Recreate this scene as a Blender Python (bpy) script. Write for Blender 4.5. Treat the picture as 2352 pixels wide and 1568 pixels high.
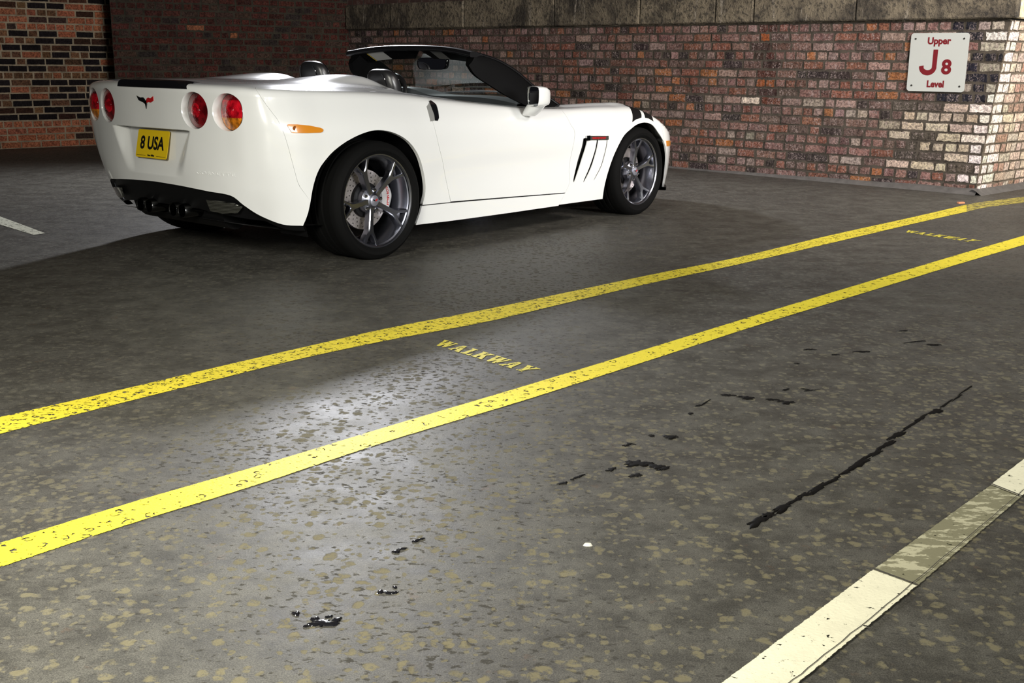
import bpy, bmesh, math, random
import numpy as np
from mathutils import Vector, Matrix
from mathutils.geometry import delaunay_2d_cdt
R = math.radians
scene = bpy.context.scene
C = scene.collection
for o in list(bpy.data.objects): bpy.data.objects.remove(o)

# ------------------------------------------------------------ camera
cam_d = bpy.data.cameras.new('camera'); cam = bpy.data.objects.new('camera', cam_d); C.objects.link(cam)
PITCH, ROLL, FPX = R(13.98), R(0.60), 2592.0
cam_d.sensor_width = 36; cam_d.lens = FPX / 2352 * 36; cam_d.clip_start = .05; cam_d.clip_end = 200
cam.matrix_world = Matrix.Translation((0, 0, 1.12)) @ Matrix.Rotation(R(90) - PITCH, 4, 'X') @ Matrix.Rotation(ROLL, 4, 'Z')
scene.camera = cam

# ------------------------------------------------------------ world, lights, exposure
scene.view_settings.view_transform = 'Standard'; scene.view_settings.look = 'None'
scene.view_settings.exposure = 0.0; scene.view_settings.gamma = 1; scene.view_settings.use_curve_mapping = False
w = bpy.data.worlds.new('world'); scene.world = w; w.use_nodes = True
w.node_tree.nodes['Background'].inputs[0].default_value = (.80, .80, 1.0, 1)
w.node_tree.nodes['Background'].inputs[1].default_value = .007
def area(name, loc, target, sx, sy, power, col, spread=180):
    d = bpy.data.lights.new(name, 'AREA'); d.shape = 'RECTANGLE'; d.size = sx; d.size_y = sy; d.energy = power; d.color = col; d.spread = R(spread)
    o = bpy.data.objects.new(name, d); C.objects.link(o); o.location = loc
    o.rotation_euler = (Vector(target) - Vector(loc)).to_track_quat('-Z', 'Y').to_euler(); return o
def spot(name, loc, target, ang, power, col, rad=.15, blend=.6):
    d = bpy.data.lights.new(name, 'SPOT'); d.spot_size = R(ang); d.spot_blend = blend; d.energy = power; d.color = col; d.shadow_soft_size = rad
    o = bpy.data.objects.new(name, d); C.objects.link(o); o.location = loc
    o.rotation_euler = (Vector(target) - Vector(loc)).to_track_quat('-Z', 'Y').to_euler(); return o
LIGHTS = {}
LIGHTS['key'] = area('softbox_light', (4.6, 1.4, 1.9), (.6, 8.0, .9), 2.4, 1.6, 103, (1.0, .99, .965), 84)
LIGHTS['left'] = area('side_light', (-1.9, .2, 2.3), (-.9, 2.9, .0), 1.2, 1.2, 125, (1.0, .97, .86), 92)
LIGHTS['back'] = spot('hanging_light', (-1.82, 11.5, 2.9), (-1.5, 7.6, 0), 165, 950, (.93, .94, 1.0), .16)
LIGHTS['pier'] = spot('passage_light', (7.6, 8.6, 1.9), (4.6, 10.6, .9), 75, 560, (1.0, .95, .88), .25)
LIGHTS['strip'] = spot('near_floor_light', (1.9, .5, 2.4), (1.1, 2.3, 0), 85, 150, (1.0, .97, .86), .2)  # spot aimed at the near floor around the cream line
LIGHTS['wallwash'] = area('wall_light', (4.4, 5.2, 3.6), (2.6, 11.6, .9), 1.6, .8, 165, (1.0, .92, .86), 110)

LIGHTS['tube'] = area('tube_light', (5.2, .6, 2.75), (2.0, 7.0, .6), 2.4, .05, 14, (1.0, .97, .92))
LIGHTS['tube2'] = area('tube_light', (3.4, -1.2, 2.75), (1.0, 7.0, .6), 2.4, .05, 14, (1.0, .97, .92))

# ------------------------------------------------------------ helpers
rng = np.random.default_rng(7)
def link(o, parent=None, **kw):
    if o.name not in C.objects: C.objects.link(o)
    if parent is not None: o.parent = parent
    for k, v in kw.items(): o[k] = v
    return o
def mesh(name, V, F, mat, parent=None, smooth=True, **kw):
    me = bpy.data.meshes.new(name); me.from_pydata([tuple(map(float, v)) for v in V], [], [tuple(map(int, f)) for f in F])
    for m in (mat if isinstance(mat, (list, tuple)) else [mat]): me.materials.append(m)
    if smooth: me.shade_smooth()
    me.update()
    return link(bpy.data.objects.new(name, me), parent, **kw)
def sharp(o, ang=35):
    o.data.set_sharp_from_angle(angle=R(ang)); return o
def thing(name, label, cat, loc=(0, 0, 0), rz=0, group=None):
    o = bpy.data.objects.new(name, None); o.empty_display_size = .2; link(o, None, label=label, category=cat)
    o.location = loc; o.rotation_euler = (0, 0, rz)
    if group: o['group'] = group
    return o
class MB:
    def __init__(s): s.V = []; s.F = []; s.M = []
    def add(s, V, F, mi=0):
        b = len(s.V); s.V += [tuple(map(float, v)) for v in V]; s.F += [tuple(int(i) + b for i in f) for f in F]; s.M += [mi] * len(F)
    def grid(s, P, closeu=False, closev=False, mi=0):
        P = np.asarray(P, float); nu, nv = P.shape[:2]; F = []
        for i in range(nu - (not closeu)):
            for j in range(nv - (not closev)):
                a, b = i, (i + 1) % nu; c, d = j, (j + 1) % nv
                F.append((a*nv + c, b*nv + c, b*nv + d, a*nv + d))
        s.add(P.reshape(-1, 3), F, mi)
    def box(s, lo, hi, mi=0, M=None):
        V = [(x, y, z) for x in (lo[0], hi[0]) for y in (lo[1], hi[1]) for z in (lo[2], hi[2])]
        if M is not None: V = [tuple(M @ Vector(v)) for v in V]
        s.add(V, [(0,1,3,2), (4,6,7,5), (0,4,5,1), (2,3,7,6), (0,2,6,4), (1,5,7,3)], mi)
    def lathe(s, prof, n=64, o=(0, 0, 0), axis='y', closed=False, mi=0):      # prof: (radius, along axis)
        a = np.linspace(0, 2*np.pi, n, endpoint=False); P = []
        for r, h in prof:
            c, d, e = r*np.cos(a), r*np.sin(a), np.full(n, h)
            P.append(np.stack({'y': (c, e, d), 'x': (e, c, d), 'z': (c, d, e)}[axis], 1) + np.array(o))
        s.grid(np.array(P), closed, True, mi)
    def tube(s, pts, r, n=10, mi=0, caps=True):
        pts = [Vector(p) for p in pts]; rr = r if isinstance(r, (list, tuple)) else [r]*len(pts); rings = []
        for i, p_ in enumerate(pts):
            t = (pts[min(i+1, len(pts)-1)] - pts[max(i-1, 0)]).normalized()
            u = t.orthogonal().normalized() if i == 0 else (u - t*u.dot(t)).normalized()
            v = t.cross(u)
            rings.append([p_ + (u*math.cos(k*2*math.pi/n) + v*math.sin(k*2*math.pi/n))*rr[i] for k in range(n)])
        b = len(s.V); s.grid([[tuple(q) for q in g] for g in rings], False, True, mi)
        if caps:
            s.F += [tuple(b + k for k in range(n)), tuple(b + (len(pts)-1)*n + k for k in range(n))]; s.M += [mi, mi]
    def prism(s, poly, f0, f1, mi=0):        # poly 2D list; f0,f1 map (a,b)->xyz for the two faces
        n = len(poly); V = [f0(*q) for q in poly] + [f1(*q) for q in poly]
        tris = cdt_poly(poly)
        s.add(V, [(i, (i+1) % n, n + (i+1) % n, n + i) for i in range(n)] + tris + [tuple(n + k for k in reversed(t)) for t in tris], mi)
    def build(s, name, mat, parent=None, smooth=True, fix=True, ang=35, **kw):
        o = mesh(name, s.V, s.F, mat, parent, smooth, **kw)
        if isinstance(mat, (list, tuple)): o.data.polygons.foreach_set('material_index', s.M)
        if fix:
            bm = bmesh.new(); bm.from_mesh(o.data); bmesh.ops.recalc_face_normals(bm, faces=bm.faces); bm.to_mesh(o.data); bm.free()
        if smooth: sharp(o, ang)
        return o
def cdt_poly(poly):
    r = delaunay_2d_cdt([Vector(q) for q in poly], [], [list(range(len(poly)))], 1, 1e-7)
    out = []
    for f in r[2]:
        idx = [r[3][v][0] for v in f if r[3][v]]
        if len(idx) == len(f): out.append(tuple(idx))
    return out
def inside(P, poly):
    x, y = P[:, 0], P[:, 1]; c = np.zeros(len(P), bool); n = len(poly)
    for i in range(n):
        (x0, y0), (x1, y1) = poly[i], poly[(i+1) % n]
        if y0 == y1: continue
        k = ((y0 > y) != (y1 > y)) & (x < (x1-x0)*(y-y0)/(y1-y0) + x0); c ^= k
    return c
def dense(poly, sp):
    out = []
    for i, a in enumerate(poly):
        b = poly[(i+1) % len(poly)]; n = max(1, int(math.hypot(b[0]-a[0], b[1]-a[1]) / sp))
        out += [(a[0] + (b[0]-a[0])*k/n, a[1] + (b[1]-a[1])*k/n) for k in range(n)]
    return out
def smoothline(pts, n=6):                    # Catmull-Rom through 2D/3D points
    P = np.array(pts, float); s = np.arange(len(P)); q = np.linspace(0, len(P)-1, (len(P)-1)*n + 1)
    return [tuple(v) for v in interp(s, P, q)]
def panel(name, outer, holes, sp, lift, mat, parent=None, lip=.012, extra=None, asp=1.0, flipc=(1.2, 0, .4), **kw):
    outer = dense(outer, sp); holes = [dense(h, sp*.7) for h in holes]
    A = np.array(outer); lo, hi = A.min(0), A.max(0)
    gx = np.arange(lo[0] + sp*.5, hi[0], sp); gy = np.arange(lo[1] + sp*.5*asp, hi[1], sp*asp)
    G = np.stack(np.meshgrid(gx, gy), -1).reshape(-1, 2)
    if extra is not None: G = np.concatenate([G, extra])
    k = inside(G, outer)
    for h in holes: k &= ~inside(G, h)
    G = G[k]
    bd = np.array(outer + [q for h in holes for q in h])
    keep = np.ones(len(G), bool)
    for i in range(0, len(G), 2000):
        d = np.abs(G[i:i+2000, None, :] - bd[None]); keep[i:i+2000] = (np.hypot(d[..., 0], d[..., 1]).min(1) > sp*.4)
    G = G[keep]
    vs = [Vector(q) for q in bd] + [Vector(q) for q in G]; ed = []; b = 0
    for loop in [outer] + holes:
        ed += [(b+i, b + (i+1) % len(loop)) for i in range(len(loop))]; b += len(loop)
    r = delaunay_2d_cdt(vs, ed, [], 0, 1e-6)
    P2 = np.array([tuple(v) for v in r[0]]); F = np.array(r[2])
    cen = P2[F].mean(1); k = inside(cen, outer)
    for h in holes: k &= ~inside(cen, h)
    F = F[k]
    P = lift(P2[:, 0], P2[:, 1])
    nrm = np.cross(P[F[:, 1]] - P[F[:, 0]], P[F[:, 2]] - P[F[:, 0]])
    cc = P[F].mean(1) - np.array(flipc)
    if (nrm * cc).sum() < 0: F = F[:, ::-1]; nrm = -nrm
    e_ = 1.5e-3; u_, v_ = P2[:, 0], P2[:, 1]
    an = np.cross(lift(u_ + e_, v_) - lift(u_ - e_, v_), lift(u_, v_ + e_) - lift(u_, v_ - e_)); an /= np.linalg.norm(an, axis=1)[:, None] + 1e-12
    tri_n = np.zeros_like(P)
    for c in range(3): np.add.at(tri_n, F[:, c], nrm)
    an *= np.where((an*tri_n).sum(1) < 0, -1, 1)[:, None]; NR = [tuple(v) for v in an]
    F = [tuple(f) for f in F]; V = [tuple(v) for v in P]
    if lip:
        vn = np.zeros_like(P)
        vn = an
        cnt = {}
        for f in F:
            for a, b_ in ((f[0], f[1]), (f[1], f[2]), (f[2], f[0])): cnt[(a, b_)] = 1
        be = [(a, b_) for a, b_ in cnt if (b_, a) not in cnt]; m0, m1 = {}, {}; side_n = {}
        for a, b_ in be:
            q_ = np.cross(P[b_] - P[a], vn[a]); q_ /= np.linalg.norm(q_) + 1e-12
            for w_ in (a, b_): side_n[w_] = side_n.get(w_, 0) + q_
        for a, _ in be:
            m0[a] = len(V); V.append(tuple(P[a])); m1[a] = len(V); V.append(tuple(P[a] - vn[a]*lip)); q_ = side_n[a]/(np.linalg.norm(side_n[a]) + 1e-12); NR += [tuple(q_)]*2
        F += [(m0[b_], m0[a], m1[a], m1[b_]) for a, b_ in be if b_ in m0 and a in m0]
    ob = mesh(name, V, F, mat, parent, True, **kw); ob.data.normals_split_custom_set_from_vertices(NR); return ob
def text_mesh(body, size, bold=0.0, xs=1.0, space=1.0, res=4):
    c = bpy.data.curves.new('t', 'FONT'); c.body = body; c.size = size; c.offset = bold; c.space_character = space
    c.align_x = 'CENTER'; c.align_y = 'CENTER'; c.resolution_u = res
    o = bpy.data.objects.new('t', c); C.objects.link(o)
    bpy.context.view_layer.update()
    me = o.evaluated_get(bpy.context.evaluated_depsgraph_get()).to_mesh()
    V = np.array([v.co[:] for v in me.vertices]); F = [tuple(p.vertices) for p in me.polygons]
    V[:, 0] *= xs; V[:, 0] -= (V[:, 0].max() + V[:, 0].min())/2; V[:, 1] -= (V[:, 1].max() + V[:, 1].min())/2
    bpy.data.objects.remove(o); return V[:, :2], F
def lettering(name, V2, F, fn, thick, mat, parent=None, **kw):      # fn(a,b,h)->xyz array
    n = len(V2); cnt = {}
    for f in F:
        for i in range(len(f)): cnt[(f[i], f[(i+1) % len(f)])] = 1
    be = [e for e in cnt if (e[1], e[0]) not in cnt]
    V = np.concatenate([fn(V2[:, 0], V2[:, 1], thick), fn(V2[:, 0], V2[:, 1], -.0005)])
    return mesh(name, V, list(F) + [(b, a, a + n, b + n) for a, b in be], mat, parent, False, **kw)

# ------------------------------------------------------------ materials
def mat(name, col=(.5, .5, .5), rough=.5, metal=0, coat=0, spec=.5, **kw):
    m = bpy.data.materials.new(name); m.use_nodes = True; b = m.node_tree.nodes['Principled BSDF']
    b.inputs['Base Color'].default_value = (*col, 1); b.inputs['Roughness'].default_value = rough; b.inputs['Metallic'].default_value = metal
    b.inputs['Coat Weight'].default_value = coat; b.inputs['Coat Roughness'].default_value = .02; b.inputs['Specular IOR Level'].default_value = spec
    for k, v in kw.items(): b.inputs[k].default_value = v
    return m
class N:                                       # tiny node helper
    def __init__(s, m): s.t = m.node_tree; s.b = s.t.nodes['Principled BSDF']; s.out = s.t.nodes['Material Output']
    def n(s, typ, ins=None, **at):
        x = s.t.nodes.new(typ)
        for k, v in at.items(): setattr(x, k, v)
        for k, v in (ins or {}).items():
            i = x.inputs[k]
            if hasattr(v, 'is_linked') or isinstance(v, bpy.types.NodeSocket): s.t.links.new(v, i)
            else: i.default_value = v
        return x
    def link(s, a, b): s.t.links.new(a, b)
    def math(s, op, a, b=0.0, c=0.0, clamp=False):
        x = s.n('ShaderNodeMath', {0: a, 1: b, 2: c}, operation=op, use_clamp=clamp); return x.outputs[0]
    def mix(s, f, a, b, typ='MIX'):
        x = s.n('ShaderNodeMix', data_type='RGBA', blend_type=typ)
        for i, v in ((0, f), (6, a), (7, b)):
            if isinstance(v, bpy.types.NodeSocket): s.t.links.new(v, x.inputs[i])
            else: x.inputs[i].default_value = v if i == 0 else (*v, 1)
        return x.outputs[2]
    def noise(s, vec, scale, detail=4, rough=.5, dist=0.0):
        return s.n('ShaderNodeTexNoise', {'Vector': vec, 'Scale': scale, 'Detail': detail, 'Roughness': rough, 'Distortion': dist}).outputs[0]
    def step(s, v, lo, hi): return s.n('ShaderNodeMapRange', {0: v, 1: lo, 2: hi}, interpolation_type='SMOOTHSTEP').outputs[0]
    def vor(s, vec, scale, **at): return s.n('ShaderNodeTexVoronoi', {'Vector': vec, 'Scale': scale}, **at)
    def bump(s, h, strength=.3, dist=.01): return s.n('ShaderNodeBump', {'Strength': strength, 'Distance': dist, 'Height': h}).outputs[0]
    def coord(s, kind='Object'): return s.n('ShaderNodeTexCoord').outputs[kind]
    def mapping(s, vec, scale=(1, 1, 1), rot=(0, 0, 0)): return s.n('ShaderNodeMapping', {'Vector': vec, 'Scale': scale, 'Rotation': rot}).outputs[0]

# ============================================================ body surface maths
# ---- smooth tables (monotone parameter cubic, Catmull style tangents) ----
def tang(xs, F):
    d = np.diff(F, axis=0) / np.diff(xs)[:, None]
    h = np.diff(xs)[:, None]
    m = np.zeros_like(F)
    m[1:-1] = (d[:-1] * h[1:] + d[1:] * h[:-1]) / (h[1:] + h[:-1])
    m[0] = d[0]; m[-1] = d[-1]
    return m
def interp(xs, F, q, m=None):
    xs = np.asarray(xs, float); F = np.asarray(F, float)
    if F.ndim == 1: F = F[:, None]
    if m is None: m = tang(xs, F)
    q = np.clip(np.asarray(q, float), xs[0], xs[-1])
    i = np.clip(np.searchsorted(xs, q) - 1, 0, len(xs) - 2)
    h = (xs[i + 1] - xs[i])[:, None]; t = ((q - xs[i]) / (xs[i + 1] - xs[i]))[:, None]
    return ((2*t**3 - 3*t**2 + 1) * F[i] + (t**3 - 2*t**2 + t) * h * m[i]
            + (-2*t**3 + 3*t**2) * F[i + 1] + (t**3 - t**2) * h * m[i + 1])
# body outline at six heights; columns: s, then x,y at each height
ZL = np.array([.14, .30, .45, .60, .75, .90])
TAB = [
 (0.00, (-.74,.0), (-.80,.0), (-.828,.0), (-.848,.0), (-.860,.0), (-.866,.0)),
 (0.20, (-.738,.2), (-.798,.2), (-.825,.2), (-.845,.2), (-.857,.2), (-.863,.2)),
 (0.42, (-.72,.41), (-.78,.415), (-.808,.418), (-.825,.42), (-.835,.42), (-.841,.42)),
 (0.62, (-.66,.58), (-.716,.60), (-.760,.615), (-.783,.62), (-.796,.62), (-.800,.618)),
 (0.76, (-.60,.68), (-.655,.70), (-.708,.722), (-.740,.745), (-.755,.755), (-.760,.742)),
 (0.88, (-.55,.76), (-.588,.795), (-.630,.825), (-.670,.848), (-.690,.862), (-.700,.832)),
 (1.00, (-.48,.82), (-.50,.862), (-.54,.885), (-.565,.905), (-.580,.917), (-.590,.872)),
 (1.20, (-.36,.87), (-.365,.905), (-.375,.925), (-.38,.940), (-.38,.944), (-.38,.890)),
 (1.38, (-.2,.885), (-.2,.922), (-.2,.943), (-.2,.957), (-.2,.956), (-.2,.898)),
 (1.58, (0,.89), (0,.93), (0,.950), (0,.963), (0,.957), (0,.893)),
]
for x, *ys in [(.2,.89,.925,.945,.957,.947,.878), (.4,.895,.915,.930,.940,.928,.858), (.6,.90,.91,.912,.922,.912,.838),
 (.9,.905,.90,.895,.908,.895,.812), (1.3,.905,.895,.886,.90,.884,.785), (1.6,.905,.895,.886,.90,.880,.768), (1.9,.905,.897,.892,.905,.884,.758),
 (2.2,.905,.905,.910,.920,.893,.748), (2.45,.90,.915,.928,.935,.898,.738), (2.7,.90,.92,.935,.940,.895,.725), (2.9,.885,.907,.922,.925,.870,.69)]:
    TAB.append((x + 1.58,) + tuple((x, y) for y in ys))
TAB += [
 (4.63, (3.06,.87), (3.07,.89), (3.075,.905), (3.07,.90), (3.05,.84), (3.03,.66)),
 (4.77, (3.19,.82), (3.20,.845), (3.205,.855), (3.19,.85), (3.16,.78), (3.12,.60)),
 (4.91, (3.29,.75), (3.31,.775), (3.32,.78), (3.30,.77), (3.26,.70), (3.20,.54)),
 (5.09, (3.40,.64), (3.43,.655), (3.44,.655), (3.41,.645), (3.36,.59), (3.28,.45)),
 (5.31, (3.49,.45), (3.53,.46), (3.54,.46), (3.51,.45), (3.45,.42), (3.34,.32)),
 (5.55, (3.54,.23), (3.585,.23), (3.60,.23), (3.56,.23), (3.50,.21), (3.37,.16)),
 (5.78, (3.55,.0), (3.60,.0), (3.61,.0), (3.58,.0), (3.51,.0), (3.38,.0))]
SS = np.array([r[0] for r in TAB]); PX = np.array([[c[0] for c in r[1:]] for r in TAB]); PY = np.array([[c[1] for c in r[1:]] for r in TAB])
MX, MY = tang(SS, PX), tang(SS, PY); MX[0] = 0; MX[-1] = 0
ZB_S = [0, .42, .76, 1.0, 1.38, 1.83, 2.13, 2.6, 3.03, 3.48, 3.98, 4.28, 4.5, 4.63, 4.77, 4.91, 5.3, 5.78]
ZB_V = [.935, .93, .925, .920, .908, .880, .855, .815, .785, .768, .760, .748, .690, .63, .57, .52, .47, .45]
DI_S = [0, .42, .76, 1.0, 1.38, 5.78]; DI_V = [.045, .045, .06, .085, .10, .10]
W = .10
def B(s, z):                                   # outer skin, right half as positive y
    s = np.asarray(s, float); z = np.asarray(z, float); a = np.abs(s)
    X = interp(SS, PX, a, MX); Y = interp(SS, PY, a, MY)
    mx = tang(ZL, X.T).T; my = tang(ZL, Y.T).T
    zc = np.clip(z, ZL[0] - .05, ZL[-1] + .05)
    i = np.clip(np.searchsorted(ZL, zc) - 1, 0, len(ZL) - 2); r = np.arange(len(s))
    h = ZL[i + 1] - ZL[i]; t = (zc - ZL[i]) / h
    f = lambda F, m: (2*t**3-3*t**2+1)*F[r, i] + (t**3-2*t**2+t)*h*m[r, i] + (-2*t**3+3*t**2)*F[r, i+1] + (t**3-t**2)*h*m[r, i+1]
    return f(X, mx), np.sign(s + (s == 0)) * f(Y, my), z
TY = np.array([0, .2, .37, .55, .7, .88])
TT = [(-.9, .985,.983,.976,.966,.950,.925), (-.68, .998,.996,.992,.988,.980,.95), (-.4, 1.000,.998,.994,.988,.978,.945), (0, .990,.990,.988,.980,.966,.93),
 (.35, .965,.972,.975,.960,.944,.898), (.6, .93,.935,.935,.925,.913,.868), (1.0, .90,.90,.89,.885,.870,.83), (1.45, .88,.88,.87,.85,.832,.79), (1.9, .865,.86,.84,.815,.818,.775),
 (2.2, .835,.83,.81,.79,.824,.78), (2.45, .81,.805,.78,.765,.825,.778), (2.7, .775,.77,.745,.735,.812,.770), (2.9, .73,.725,.70,.69,.74,.70), (3.1, .675,.67,.645,.635,.655,.60),
 (3.3, .60,.60,.575,.555,.535,.50), (3.5, .52,.515,.50,.49,.48,.46), (3.7, .46,.46,.45,.44,.44,.44)]
TX = np.array([r[0] for r in TT]); TV = np.array([r[1:] for r in TT])
def T(x, y):                                   # top skin
    x = np.asarray(x, float); y = np.abs(np.asarray(y, float))
    V = interp(TX, TV, x); m = tang(TY, V.T).T; m[:, 0] = 0
    yc = np.clip(y, 0, TY[-1]); i = np.clip(np.searchsorted(TY, yc) - 1, 0, len(TY) - 2); r = np.arange(len(x))
    h = TY[i+1] - TY[i]; t = (yc - TY[i]) / h
    z = (2*t**3-3*t**2+1)*V[r, i] + (t**3-2*t**2+t)*h*m[r, i] + (-2*t**3+3*t**2)*V[r, i+1] + (t**3-t**2)*h*m[r, i+1]
    u = np.clip((x + .32) / .97, 0, 1)          # the two fairings behind the seats
    prof = np.where(u < .68, .5 - .5*np.cos(np.pi*u/.68), .5 + .5*np.cos(np.pi*(u-.68)/.32))
    return z + .047 * prof * np.exp(-((y - .37) / .15)**4) * (x < .65)
def zb(s): return interp(ZB_S, ZB_V, np.abs(s))[:, 0]
def L(s, t):                                   # skin with its rolled shoulder: t is height, t > zb rolls onto the deck
    s = np.atleast_1d(np.asarray(s, float)); t = np.atleast_1d(np.asarray(t, float))
    b = zb(s); low = np.minimum(t, b)
    x, y, z = B(s, low)
    e = 1e-3
    k = t > b + 1e-9
    if k.any():
        sk, bk = s[k], b[k]
        x0, y0, _ = B(sk, bk); x1, y1, _ = B(sk, bk - e)
        D0 = np.stack([x0 - x1, y0 - y1, np.full(len(sk), e)], 1) / e
        xa, ya, _ = B(sk + e, bk); xb, yb, _ = B(sk - e, bk)
        tx, ty = xa - xb, ya - yb; n = np.hypot(tx, ty) + 1e-12
        nx, ny = -ty / n, tx / n                # inward in plan
        flip = np.where(nx * (x0 - 1.2) / 6 + ny * y0 > 0, -1, 1); nx, ny = nx * flip, ny * flip
        d = interp(DI_S, DI_V, np.abs(sk))[:, 0]
        cx_, cy_ = x0 + nx * d, y0 + ny * d
        cz = T(cx_, cy_); cz2 = T(cx_ + nx * .01, cy_ + ny * .01)
        D1 = np.stack([nx, ny, (cz2 - cz) / .01], 1)
        P0 = np.stack([x0, y0, bk], 1); P3 = np.stack([cx_, cy_, cz], 1)
        g = (np.linalg.norm(P3 - P0, axis=1) * .46)[:, None]
        D0 /= np.linalg.norm(D0, axis=1)[:, None]
        P1, P2 = P0 + D0 * g, P3 - D1 * g
        u = np.clip((t[k] - bk) / W, 0, 1)[:, None]
        P = (1-u)**3*P0 + 3*(1-u)**2*u*P1 + 3*(1-u)*u*u*P2 + u**3*P3
        x[k], y[k], z[k] = P.T
        z = np.array(z); z[k] = P[:, 2]
    return np.stack([x, y, z], 1)

# ============================================================ SETTING
def floor_layers(k, vec):
    """colour, roughness and height of the worn asphalt at a world position"""
    warp = k.n('ShaderNodeTexNoise', {'Vector': vec, 'Scale': 34.0, 'Detail': 4.0}).outputs[1]
    wv = k.n('ShaderNodeVectorMath', {0: vec, 1: k.n('ShaderNodeVectorMath', {0: warp, 3: .030}, operation='SCALE').outputs[0]}, operation='ADD').outputs[0]
    w2 = k.n('ShaderNodeTexNoise', {'Vector': vec, 'Scale': 11.0, 'Detail': 2.0}).outputs[1]
    wv = k.n('ShaderNodeVectorMath', {0: wv, 1: k.n('ShaderNodeVectorMath', {0: w2, 3: .035}, operation='SCALE').outputs[0]}, operation='ADD').outputs[0]
    big = k.noise(vec, .9, 3, .55); mid = k.noise(vec, 6, 5, .6); fine = k.noise(vec, 140, 3, .7)
    masks = []
    for sc, r, dens in ((24, .42, .47), (44, .42, .50)):
        v1 = k.vor(wv, sc); v2 = k.n('ShaderNodeSeparateColor', {0: v1.outputs['Color']}).outputs[0]
        on = k.step(k.math('ADD', v2, k.math('MULTIPLY', k.math('SUBTRACT', big, .5), 1.5)), dens, dens + .05)
        blob = k.math('SUBTRACT', 1.0, k.step(v1.outputs['Distance'], r*.62, r))
        masks.append(k.math('MULTIPLY', blob, on))
    spots = k.math('MAXIMUM', masks[0], k.math('MULTIPLY', masks[1], .8))
    spots = k.math('MULTIPLY', spots, k.step(k.noise(vec, 55, 3, .7), .30, .52))
    warm = spots; xyz = k.n('ShaderNodeSeparateXYZ', {0: vec}).outputs      # the worn tan spots thin out towards the parked car
    spots = k.math('MULTIPLY', spots, k.n('ShaderNodeMapRange', {0: k.math('SUBTRACT', xyz[1], k.math('MULTIPLY', xyz[0], .5)), 1: 2.2, 2: 4.6, 3: 1.0, 4: .22}).outputs[0])
    mot = k.noise(vec, 19, 5, .75); base = k.mix(k.step(k.math('ADD', k.math('MULTIPLY', mid, .5), k.math('MULTIPLY', mot, .5)), .38, .62), (.050, .048, .041), (.096, .092, .078))
    base = k.mix(k.math('MULTIPLY', k.step(big, .35, .7), .4), base, (.052, .047, .042))
    scuff = k.noise(k.mapping(vec, (3, 22, 1), (0, 0, R(28))), 1.0, 5, .65)
    base = k.mix(k.math('MULTIPLY', k.step(scuff, .52, .75), .30), base, (.105, .098, .088))
    base = k.mix(k.math('MULTIPLY', k.step(fine, .62, .75), .3), base, (.15, .14, .12))
    grit = k.noise(vec, 300, 2, .8); base = k.mix(k.step(grit, .42, .60), k.mix(1.0, base, (.72, .72, .72), 'MULTIPLY'), k.mix(1.0, base, (1.25, 1.25, 1.25), 'MULTIPLY'))
    rust = k.step(k.noise(vec, 11, 4, .7), .62, .72)
    base = k.mix(k.math('MULTIPLY', rust, .25), base, (.12, .065, .035))
    pit = k.step(k.math('ADD', k.noise(k.mapping(vec, (1, 1.6, 1), (0, 0, .7)), 34, 4, .6), k.math('MULTIPLY', k.math('SUBTRACT', big, .5), .25)), .57, .64)
    base = k.mix(k.math('MULTIPLY', pit, .62), base, (.018, .016, .013))
    col = k.mix(k.math('MULTIPLY', spots, .58), base, (.185, .160, .085))
    rough = k.math('ADD', k.n('ShaderNodeMapRange', {0: mid, 1: .3, 2: .7, 3: .45, 4: .58}).outputs[0], k.math('MULTIPLY', k.math('MAXIMUM', warm, pit), .42))
    hgt = k.math('ADD', k.math('MULTIPLY', mid, .5), k.math('ADD', k.math('MULTIPLY', fine, .12), k.math('MULTIPLY', k.math('MAXIMUM', spots, pit), -.12)))
    return col, rough, hgt, spots, pit
m_floor = mat('asphalt', rough=.5, spec=.38); k = N(m_floor); vec = k.coord()
c_, r_, h_, s_, p_ = floor_layers(k, vec)
k.link(c_, k.b.inputs['Base Color']); k.link(r_, k.b.inputs['Roughness']); k.link(k.bump(h_, .30, .010), k.b.inputs['Normal'])
mb = MB(); mb.grid([[(x, y, 0) for y in np.linspace(-10, 26, 25)] for x in np.linspace(-18, 18, 25)])
mb.build('floor', m_floor, fix=False, smooth=False, kind='structure')
for p__ in bpy.data.objects['floor'].data.polygons:
    pass
bpy.data.objects['floor'].data.flip_normals() if bpy.data.objects['floor'].data.polygons[0].normal.z < 0 else None

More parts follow.
